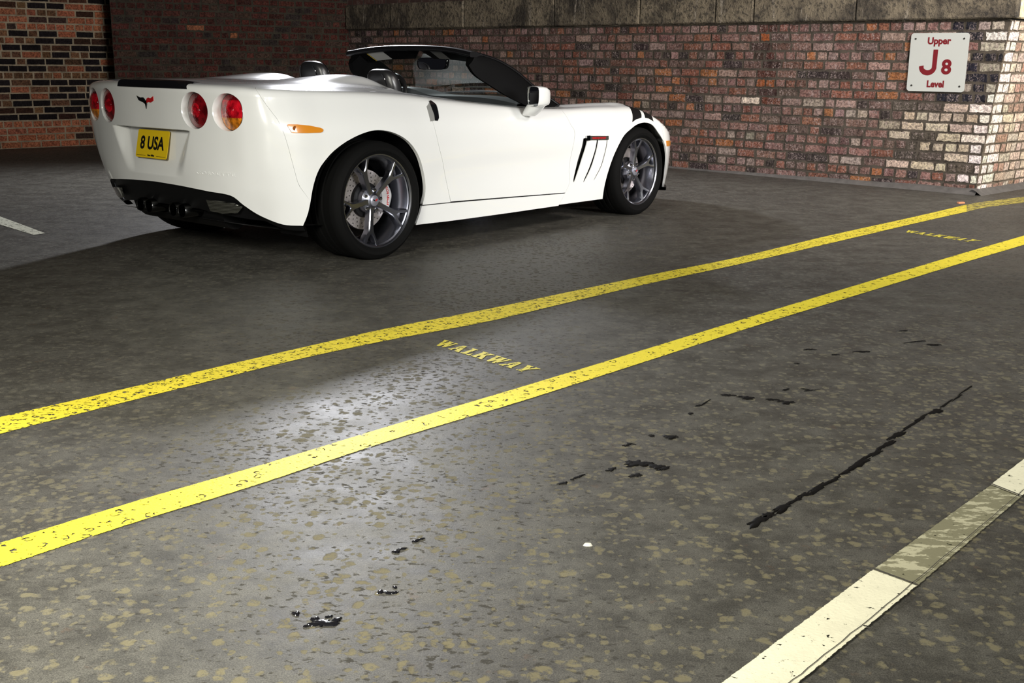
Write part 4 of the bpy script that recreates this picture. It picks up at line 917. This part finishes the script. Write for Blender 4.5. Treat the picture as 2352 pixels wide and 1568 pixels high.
# --- rear diffuser: black lower valance with lamps and exhausts
P = []
for s in np.linspace(-1.0, 1.0, 90):
    zt = float(np.interp(abs(s), [a for a, b in edge_low], [b for a, b in edge_low])) + .012; zl = float(np.interp(abs(s), [0, .30, .42, .62, .78, 1.0], [.30, .30, .285, .262, .25, .225])); zl = min(zl, zt - .01)
    zz = np.linspace(zt, zl, 8); q = LS(0, .016)(np.full(8, s), zz); q[:, 0] += np.linspace(0, .025, 8)
    e = q[-1] + np.array([.10, 0, -.004]); e2 = q[-1] + np.array([.22, 0, -.03]); P.append(list(q) + [e, e2])
mb = MB(); mb.grid(P); mb.build('rear_diffuser', m_black, car)
for sg in (1, -1):                               # curved trim that edges the white bumper
    P = []
    for s, z in smoothline(edge_low, 6):
        if s < .50: continue
        q = LS(0, -.001)(np.array([s*sg]*2), np.array([z - .001, z - .03*min(1, (s-.5)/.15)])); q[1, 0] += .02; P.append(q)
    mb = MB(); mb.grid(P); mb.build('valance_trim', m_black, car)
    rl_ = [(st_of(sg*y, z), z) for y, z in ((.425, .366), (.50, .362), (.595, .352), (.635, .334), (.60, .302), (.51, .294), (.435, .304))]
    def rlift(s, t): P = LS(0, .004)(s, t); P[:, 0] -= .004; return P
    panel('reversing_lamp', rl_, [], .01, rlift, m_clear, car, lip=.01)
for y in (.205, .120, -.120, -.205):
    mb = MB(); mb.lathe([(.031, .14), (.034, -.002), (.0375, -.005), (.0395, 0), (.0395, .03), (.0395, .16)], 36, (-.800, y, .288), 'x'); tp_ = mb.build('exhaust_tip', m_dchrome, car)
    mb = MB(); mb.lathe([(.0325, .10), (.001, .10)], 24, (-.800, y, .288), 'x'); mb.build('exhaust_bore', m_dark, tp_)
mb = MB(); mb.tube([(-.60, -.42, .27), (-.60, .42, .27)], .085, 20); mb.build('silencer', m_black, car)

# --- wheels
def wheel(x, side, rear, phase):
    rr_, rw, rt, tw = (.264, .12, .338, .31) if rear else (.246, .10, .326, .27)
    yo = .948 if rear else .925; zc = rt - .003
    w_ = bpy.data.objects.new  # noqa
    # rim barrel + lip
    Y = lambda d: side*(yo - d)
    mb = MB(); prof = [(rr_-.010, .010), (rr_-.004, .004), (rr_+.002, .003), (rr_+.004, .008), (rr_-.001, .016), (rr_-.016, .022), (rr_-.026, .05), (rr_-.034, .10), (rr_-.036, .20), (rr_-.03, .235), (rr_-.02, .25)]
    mb.lathe([(r, 0) for r, h in []] or [(r, side*(yo-h)) for r, h in prof], 96, (x, 0, zc), 'y')
    hub_r = .052 if rear else .050
    # five spokes, each forking before the rim
    def prof_y(r): return .046 - .030*max(0, min(1, (r-.04)/(rr_-.05)))**1.4
    for i in range(5):
        a0 = phase + i*2*math.pi/5; ca, sa = math.cos(a0), math.sin(a0)
        rf = rr_*.70; re = rr_ - .006
        def pt_(r, w2, h): return (x + r*ca - w2*sa, side*(yo - h), zc + r*sa + w2*ca)
        out = [(.030, .020), (.075, .0155), (.13, .0165), (rf*.94, .021), (rf*1.10, .036), (re*.955, .059), (re*.985, .058)]
        inn = [(re*.992, .040), (rf*1.10, .0145), (rf*1.03, .0)]
        ol = smoothline(out, 4)
        poly = [(r, w) for r, w in ol] + inn + [(r, -w) for r, w in reversed(inn[:-1])] + [(r, -w) for r, w in reversed(ol)]
        cx2 = np.mean([p[0] for p in poly])
        n_ = len(poly); P2 = np.array(poly); nxt = np.roll(P2, -1, 0); prv = np.roll(P2, 1, 0); tg = nxt - prv; nn = np.stack([-tg[:, 1], tg[:, 0]], 1); nn /= np.linalg.norm(nn, axis=1)[:, None] + 1e-9
        area2 = (P2[:, 0]*nxt[:, 1] - nxt[:, 0]*P2[:, 1]).sum(); nn *= 1 if area2 > 0 else -1
        ins = P2 + nn*.0042
        tris = cdt_poly([tuple(p) for p in ins])
        r1 = [pt_(r, w, prof_y(r)) for r, w in ins]; r2 = [pt_(r, w, prof_y(r) + .006) for r, w in P2]; r3 = [pt_(r, w*1.12, prof_y(r) + .042) for r, w in P2]
        b = len(mb.V); mb.grid([r1, r2, r3], False, True); mb.F += [tuple(b + j for j in t) for t in tris]; mb.M += [0]*len(tris)
    mb.lathe([(.001, side*(yo-.040)), (.030, side*(yo-.042)), (hub_r, side*(yo-.050)), (.074, side*(yo-.066)), (.080, side*(yo-.11)), (.02, side*(yo-.12))], 40, (x, 0, zc), 'y')
    wh = mb.build('wheel', m_rim, car, ang=28, label=('rear' if rear else 'front') + ' wheel with five forked dark chrome spokes')
    # tyre
    mb = MB(); sw = tw; e = -.004
    tp2 = [(rr_-.004, .012), (rr_+.010, e+.004), (rr_+.022, e-.008), (rr_+.040, e-.011), (rt-.028, e-.006), (rt-.014, e+.004), (rt-.004, e+.020), (rt, e+.045)]
    nb = 4; wdt = sw - .09
    for q in range(nb+1):
        c_ = e + .045 + wdt*q/nb; tp2 += [(rt, c_-.012 if q else c_), (rt-.007, c_-.006), (rt-.007, c_+.004), (rt, c_+.010)] if 0 < q < nb else [(rt, c_)]
    tp2 += [(rt-.004, sw-.02), (rt-.02, sw), (rr_, sw-.02)]
    mb.lathe([(r, side*(yo-h)) for r, h in tp2], 96, (x, 0, zc), 'y'); ty = mb.build('tyre', m_rubber, wh, ang=30)
    # centre cap, nuts, valve
    mb = MB(); mb.lathe([(.031, side*(yo-.044)), (.031, side*(yo-.037)), (.026, side*(yo-.0335)), (.001, side*(yo-.032))], 32, (x, 0, zc), 'y'); cap = mb.build('centre_cap', mat('cap_grey', (.33, .34, .40), .3, .6) if 'cap_grey' not in bpy.data.materials else bpy.data.materials['cap_grey'], wh)
    for nm, po, m_ in (('cap_flag', [(.001, -.004), (.017, .004), (.017, .012), (.003, .006)], m_redp), ('cap_flag', [(-.001, -.004), (-.017, .004), (-.017, .010), (-.003, .006)], m_gloss)):
        mb = MB(); ff = lambda h: (lambda a, b: (x - side*a*1, side*(yo - h), zc + b)); mb.prism(po, ff(.0305), ff(.034)); o2 = mb.build('emblem', m_, wh, smooth=False)
    for i in range(5):
        a0 = phase + (i+.5)*2*math.pi/5
        mb = MB(); mb.lathe([(.0115, side*(yo-.072)), (.0115, side*(yo-.048)), (.008, side*(yo-.044)), (.001, side*(yo-.043))], 6, (x + .060*math.cos(a0), 0, zc + .060*math.sin(a0)), 'y'); mb.build('lug_nut', m_chrome, wh)
    # disc with drilled holes
    rd = .172 if rear else .170; n_ = 72; pts = [Vector((rd*math.cos(a), rd*math.sin(a))) for a in np.linspace(0, 2*math.pi, n_, endpoint=False)]
    ri = rd*.60; pts += [Vector((ri*math.cos(a), ri*math.sin(a))) for a in np.linspace(0, 2*math.pi, 48, endpoint=False)]
    ed = [(i, (i+1) % n_) for i in range(n_)] + [(n_+i, n_ + (i+1) % 48) for i in range(48)]; hl_ = []
    for i in range(24):
        for j, q in enumerate((.68, .79, .91)):
            a = (i + j*.33)*2*math.pi/24; c_ = (rd*q*math.cos(a), rd*q*math.sin(a)); hl_.append(c_); b = len(pts)
            pts += [Vector((c_[0] + .0042*math.cos(t), c_[1] + .0042*math.sin(t))) for t in np.linspace(0, 2*math.pi, 8, endpoint=False)]; ed += [(b+t, b + (t+1) % 8) for t in range(8)]
    r = delaunay_2d_cdt(pts, ed, [], 0, 1e-7); Pn = np.array([tuple(v) for v in r[0]]); Tn = np.array(r[2]); cn = Pn[Tn].mean(1)
    kk = (np.hypot(cn[:, 0], cn[:, 1]) > ri*.998)
    for c_ in hl_: kk &= np.hypot(cn[:, 0]-c_[0], cn[:, 1]-c_[1]) > .0040
    dy = .125; mb = MB(); mb.add([(x + a, side*(yo-dy), zc + b) for a, b in Pn], Tn[kk])
    mb.lathe([(rd, side*(yo-dy)), (rd, side*(yo-dy-.028)), (.05, side*(yo-dy-.028))], 72, (x, 0, zc), 'y'); disc = mb.build('brake_disc', m_disc, wh, ang=30)
    mb = MB(); mb.lathe([(ri, side*(yo-dy-.004)), (ri-.004, side*(yo-dy+.020)), (.05, side*(yo-dy+.024)), (.001, side*(yo-dy+.024))], 48, (x, 0, zc), 'y'); mb.build('disc_hat', m_black, disc)
    # caliper hugging the front side of the disc
    ac = R(4) if rear else R(176); hw_ = R(34) if rear else R(30); P = []
    for a in np.linspace(ac-hw_, ac+hw_, 22):
        sc = 1 - .0*abs(a-ac); bump_ = .006*math.cos((a-ac)/hw_*math.pi*1.5); ro = rd + .016 + bump_; r0 = rd*.64
        P.append([(x + r_*math.cos(a), side*(yo - h), zc + r_*math.sin(a)) for r_, h in ((r0, .112), (r0+.008, .098), (ro-.02, .090), (ro, .100), (ro+.002, .17), (r0, .17))])
    b_ = MB(); b_.grid(P, False, True); n6 = 6; b_.F += [tuple(range(6)), tuple(21*6 + j for j in range(6))]; b_.M += [0, 0]; cal = b_.build('brake_caliper', m_cal, wh)
    V2, F_ = text_mesh('CORVETTE', .021, .0006, 1.0, 1.1)
    rmid = rd*.92
    def cf(a, b, h):
        th = ac + side*(-1 if rear else 1)*(a)/rmid*(-1)*(1 if side < 0 else 1); rr2 = rmid + b*(-1 if rear else 1)*(1 if side < 0 else 1)
        return np.stack([x + rr2*np.cos(th), np.full_like(a, side*(yo - .0905 + h)), zc + rr2*np.sin(th)], 1)
    lettering('caliper_lettering', V2, F_, cf, .0010, m_redp, wh)
    return wh
for side in (-1, 1):
    wheel(0, side, True, R(259)); wheel(2.685, side, False, R(89))

# --- windscreen: header, pillars, glass
def hdr(u): return (1.245 - .045*abs(u)**2.2, .575*u, 1.207 - .040*abs(u)**2.6)
def cwl(u): return (2.06 - .20*abs(u)**2, .70*u, .872 - .048*abs(u)**2.2)
P = []
for j in range(15):
    t = j/14; row = []
    for u in np.linspace(-1, 1, 33):
        a, b = np.array(hdr(u)), np.array(cwl(u)); q = a*(1-t) + b*t; q += np.array([.35, 0, .62])/.72*.030*math.sin(math.pi*t); row.append(q)
    P.append(row)
mb = MB(); mb.grid(P); mb.build('windscreen', m_glass, car, fix=False)
mb = MB(); P = []
for u in np.linspace(-1.02, 1.02, 41):
    x, y, z = hdr(max(-1, min(1, u))); y = .583*u; sec = [(-.030, -.030), (-.038, -.024)] + [(-.016 + .024*math.cos(R(a)), -.018 + .026*math.sin(R(a))) for a in range(180, 85, -12)] + [(.012, .006), (.060, -.008), (.066, -.018), (.02, -.030)]
    P.append([(x + a, y, z + b) for a, b in sec])
mb.grid(P, False, True); n7 = len(sec); mb.F += [tuple(range(n7)), tuple(40*n7 + j for j in range(n7))]; mb.M += [0, 0]
fr_ = mb.build('windscreen_frame', m_satin, car, label='black windscreen header')
for side in (-1, 1):
    U = [(1.225, .568, 1.158), (1.41, .604, 1.112), (1.57, .632, 1.040), (1.70, .655, .957), (1.83, .690, .878), (1.93, .725, .812)]
    Dn = [(1.165, .580, 1.085), (1.215, .600, 1.020), (1.33, .630, .955), (1.44, .668, .893), (1.55, .705, .842), (1.60, .735, .815)]
    U, Dn = smoothline(U, 5), smoothline(Dn, 5); P = []
    for a, b in zip(U, Dn):
        a, b = np.array(a), np.array(b); ins = np.array([.010, -.055, .006]); m1 = a*.55 + b*.45 + np.array([0, .014, 0])
        row = [a + np.array([0, 0, .006]), a*.75 + b*.25 + np.array([0, .020, 0]), m1*.6 + b*.4 + np.array([0, .006, 0]), b, b + ins*.6, a*.6 + b*.4 + ins, a + ins]
        P.append([(p[0], side*p[1], p[2]) for p in row])
    mb = MB(); mb.grid(P, False, True); nn_ = len(P); mb.F += [tuple(range(7)), tuple((nn_-1)*7 + j for j in range(7))]; mb.M += [0, 0]
    mb.build('windscreen_pillar', m_soft, car)
    # weatherstrip groove along pillar front edge
    mb = MB(); mb.tube([(a[0]+.012, side*(a[1]+.004), a[2]+.008) for a in U], .009, 8); mb.build('weatherstrip', m_gloss, car)
# cowl, wipers
P = []
for u in np.linspace(-.88, .88, 31):
    x, y, z = cwl(u); z -= .022; hx = xs0 + .17*(1-(min(1, abs(y)/.75))**2) + .004; P.append([(x - .04, y, z - .012), (x + .01, y, z - .012), (max(hx, x + .02), y*1.05, float(T([max(hx, x+.02)], [y*1.05])[0]) - .022)])
mb = MB(); mb.grid(P); mb.build('cowl_panel', m_black, car)
for y0, y1 in ((-.62, -.12), (-.10, .45)):
    mb = MB(); pts = [(2.075 - .17*abs(y/.7)**2, y, .893 - .05*abs(y/.7)**2) for y in np.linspace(y0, y1, 8)]; mb.tube(pts, .006, 6); mb.build('wiper_blade', m_black, car)
# sun visors with labels
for side, dz in ((1, 0), (-1, 0)):
    P = []
    for u in np.linspace(.10, .96, 16):
        x, y, z = hdr(u*.98); e0 = math.sin(min(1, (u-.10)/.06)*math.pi/2)*math.sin(min(1, (.96-u)/.06 + .05)*math.pi/2)
        P.append([(x - .006, side*y, z - .016), (x + .000, side*y, z - .026), (x + .105, side*y, z - .030 - .052*e0), (x + .115, side*y, z - .022 - .052*e0), (x + .05, side*y, z - .024)])
    mb = MB(); mb.grid(P, False, True); mb.F += [tuple(range(5)), tuple(15*5 + j for j in range(5))]; mb.M += [0, 0]; vis = mb.build('sun_visor', m_soft, car)
    ya, yb_ = (.30, .44) if side > 0 else (-.15, -.26)
    q = lambda y, t: (hdr(y/.575)[0] + .104*t - .0015, y, hdr(y/.575)[2] - .0275 - .054*t)
    mb = MB(); mb.add([q(ya, .05), q(yb_, .05), q(yb_, .95), q(ya, .95)], [(0, 1, 2, 3)]); lb = mb.build('warning_label', m_label if side > 0 else m_grey, vis, smooth=False, fix=False)
    if side > 0:
        mb = MB(); mb.add([tuple(np.array(q(yb_, .05)) + (-.001, 0, -.001)), tuple(np.array(q(yb_ + .008*-1*-1, .05)) + (-.001, 0, -.001)), tuple(np.array(q(yb_ + .008, .95)) + (-.001, 0, -.001)), tuple(np.array(q(yb_, .95)) + (-.001, 0, -.001))], [(0, 1, 2, 3)]); mb.build('label_edge', m_ylab, vis, smooth=False, fix=False)
# rear view mirror
mb = MB(); mc = np.array([1.355, -.068, 1.092]); tilt = .30
def rvp(a, b, d): return (mc[0] + d*math.cos(tilt) + a*math.sin(tilt)*.6, mc[1] - a, mc[2] + b + d*.05)
po = smoothline([(-.122, .030), (-.095, .040), (0, .041), (.095, .040), (.122, .028), (.124, 0), (.112, -.028), (.08, -.040), (0, -.042), (-.08, -.041), (-.112, -.030), (-.124, 0), (-.122, .030)], 3)[:-1]
rings = [[rvp(a*k_, b*k_, d) for a, b in po] for k_, d in ((.90, -.004), (.97, -.006), (1, 0), (1, .018), (.80, .034), (.4, .042), (.02, .044))]
mb.grid(rings, False, True); rv = mb.build('rear_view_mirror', m_gloss, car)
mb = MB(); mb.add([rvp(a*.90, b*.90, -.0045) for a, b in po], [tuple(range(len(po)))]); mb.build('mirror_glass', m_mir, rv, smooth=False)
mb = MB(); mb.tube([rvp(0, .0, .03), (mc[0] + .07, mc[1] + .01, 1.135), (mc[0] + .10, mc[1] + .015, 1.155)], .011, 8); mb.build('mirror_stalk', m_black, rv)
# wing mirrors
for side in (-1, 1):
    c0 = np.array([1.335, .985, .893]); po = [(.84*a, b) for a, b in smoothline([(-.080, .055), (-.055, .066), (.03, .068), (.078, .058), (.086, .02), (.082, -.03), (.062, -.056), (0, -.062), (-.06, -.058), (-.083, -.035), (-.086, .02), (-.080, .055)], 4)[:-1]]
    yw = R(17)
    def mp(a, b, d, c0=c0, side=side): return (c0[0] + d*math.cos(yw) - a*math.sin(yw), side*(c0[1] + a*math.cos(yw) + d*math.sin(yw)*.3), c0[2] + b)
    mb = MB(); rings = [[mp(a*k_, b*k_ + dz_, d) for a, b in po] for k_, d, dz_ in ((.90, .012, 0), (.93, .002, 0), (.97, -.004, 0), (1, .004, 0), (1.01, .04, 0), (.96, .08, .0), (.80, .115, -.004), (.50, .138, -.008), (.02, .146, -.010))]
    mb.grid(rings, False, True); wm = mb.build('wing_mirror', m_white, car)
    mb = MB(); mb.add([mp(a*.915, b*.915, .006) for a, b in po], [tuple(range(len(po)))]); mb.build('mirror_glass', m_mir, wm, smooth=False)
    mb = MB(); mb.grid([[mp(a*k_, b*k_, d) for a, b in po] for k_, d in ((.92, .005), (.955, -.005))], False, True); mb.build('mirror_gasket', m_gloss, wm)
    P = []                                      # pedestal flowing down onto the door
    for t in np.linspace(0, 1, 12):
        k_ = 1 - .22*t*t; e_ = math.sqrt(max(0, 1 - max(0, (t-.55)/.45)**2))*.5 + .5
        cx_ = c0[0] + .062; cy2 = c0[1] - .020 - .065*t; cz2 = c0[2] - .050 - .075*t
        P.append([(cx_ + .058*k_*e_*math.copysign(abs(math.cos(a))**.7, math.cos(a)), side*(cy2 + .055*k_*math.copysign(abs(math.sin(a))**.7, math.sin(a))), cz2) for a in np.linspace(0, 2*math.pi, 24, endpoint=False)])
    mb = MB(); mb.grid(P, False, True); mb.F.append(tuple(11*24 + j for j in range(24))); mb.M.append(0); mb.build('mirror_pedestal', m_white, wm)
# --- seats
def seat(y0, zt, x0):
    lean = .26
    def blk(rows):
        P = []
        for z, w2, th, cx_ in rows:
            n_ = 28; ring = []
            for a in np.linspace(0, 2*math.pi, n_, endpoint=False):
                ca, sa = math.cos(a), math.sin(a); p_ = 2.7
                ring.append((cx_ + th*math.copysign(abs(ca)**(2/p_), ca), y0 + w2*math.copysign(abs(sa)**(2/p_), sa), z))
            P.append(ring)
        return P
    X = lambda z: x0 - (z - zt)*-.0 + (zt - z)*lean
    rows = [(zt-.62, .22, .06, X(zt-.62)), (zt-.45, .255, .075, X(zt-.45)), (zt-.32, .26, .075, X(zt-.32)), (zt-.25, .215, .07, X(zt-.25)), (zt-.20, .150, .066, X(zt-.20)), (zt-.15, .130, .064, X(zt-.15)), (zt-.10, .128, .062, X(zt-.10)), (zt-.06, .120, .058, X(zt-.06)), (zt-.03, .104, .050, X(zt-.03)), (zt-.010, .076, .036, X(zt)), (zt-.001, .040, .018, X(zt)), (zt, .002, .002, X(zt))]
    q = []; Zs = [r[0] for r in rows]; A = np.array(rows); tt = np.linspace(0, len(rows)-1, 50); R_ = interp(np.arange(len(rows)), A, tt)
    mb = MB(); mb.grid(blk([tuple(r) for r in R_]), False, True); s_ = mb.build('seat', m_leather, car, ang=60)
    mb = MB(); mb.grid([[(x0 + .16 + u*.48, y0 + v*.24, .40 + .06*abs(v)**3 + .03*u - (.08 if abs(v) > .99 else 0)) for v in np.linspace(-1, 1, 13)] for u in np.linspace(0, 1, 8)]); mb.build('seat_cushion', m_leather, s_)
    for sg in (-1, 1):
        pts = [(X(zt - d) - .062*.93, y0 + sg*w2, zt - d) for d, w2 in ((.03, .060), (.07, .078), (.14, .084), (.22, .115), (.32, .15))]
        mb = MB(); mb.tube(smoothline(pts, 4), .0035, 6); mb.build('seam', m_gloss, s_)
    for sg in (-1, 1):
        pts = [(X(zt - d) + .02, y0 + sg*w2, zt - d) for d, w2 in ((.012, .070), (.03, .102), (.07, .122), (.14, .130), (.19, .145))]
        mb = MB(); mb.tube(smoothline(pts, 4), .0035, 6); mb.build('seam', m_gloss, s_)
seat(-.37, 1.060, .580); seat(.37, 1.103, .655)
# dashboard, binnacle, steering wheel, console, tub
P = []
for y in np.linspace(-.70, .70, 57):
    hood_ = math.exp(-((y-.37)/.20)**4); pas = math.exp(-((y+.36)/.24)**4); zt = .876 - .035*(abs(y)/.7)**3 + .055*hood_ + .004*pas; xr = 1.50 - .07*hood_
    P.append([(xr + .05, y, .55), (xr + .02, y, zt - .12), (xr, y, zt - .035), (xr + .02, y, zt - .006), (xr + .09, y, zt), (xr + .22, y, zt - .012*hood_), (1.80, y, .850 - .03*(abs(y)/.7)**2), (1.98 - .18*(y/.7)**2, y, .858 - .045*abs(y/.7)**2.2)])
mb = MB(); mb.grid(P); mb.build('dashboard', m_dash, car)
mb = MB(); c0 = Vector((1.33, .37, .845)); tl_ = R(24); ring = []
for a in np.linspace(0, 2*math.pi, 49)[:-1]: ring.append((c0.x + .182*math.sin(a)*math.sin(tl_), c0.y + .182*math.cos(a), c0.z + .182*math.sin(a)*math.cos(tl_)))
P = []
for i, p_ in enumerate(ring):
    rd_ = (Vector(p_) - c0).normalized(); ax = Vector((-math.cos(tl_), 0, math.sin(tl_))); P.append([tuple(Vector(p_) + rd_*.015*math.cos(t) + ax*.015*math.sin(t)) for t in np.linspace(0, 2*math.pi, 10, endpoint=False)])
mb.grid(P, True, True)
sw_ = mb.build('steering_wheel', m_leather, car)
mb = MB(); mb.tube([c0 + Vector((.02, 0, 0)), c0 + Vector((.25, 0, -.06))], [.05, .045], 16)
for a in (R(180), R(0), R(250), R(290)): mb.tube([c0, c0 + Vector((.175*math.sin(a)*math.sin(tl_), .175*math.cos(a), .175*math.sin(a)*math.cos(tl_)))], [.03, .014], 8)
mb.build('wheel_hub', m_leather, sw_)
mb = MB(); mb.box((.50, -.10, .20), (1.50, .10, .56)); mb.build('centre_console', m_black, car, smooth=False)
mb = MB(); mb.grid([[(x, y, z) for y in (-.72, .72)] for x, z in ((.36, .93), (.42, .60), (.46, .22), (1.60, .20), (1.95, .45), (1.97, .79))]); mb.build('cabin_lining', m_black, car, smooth=False)
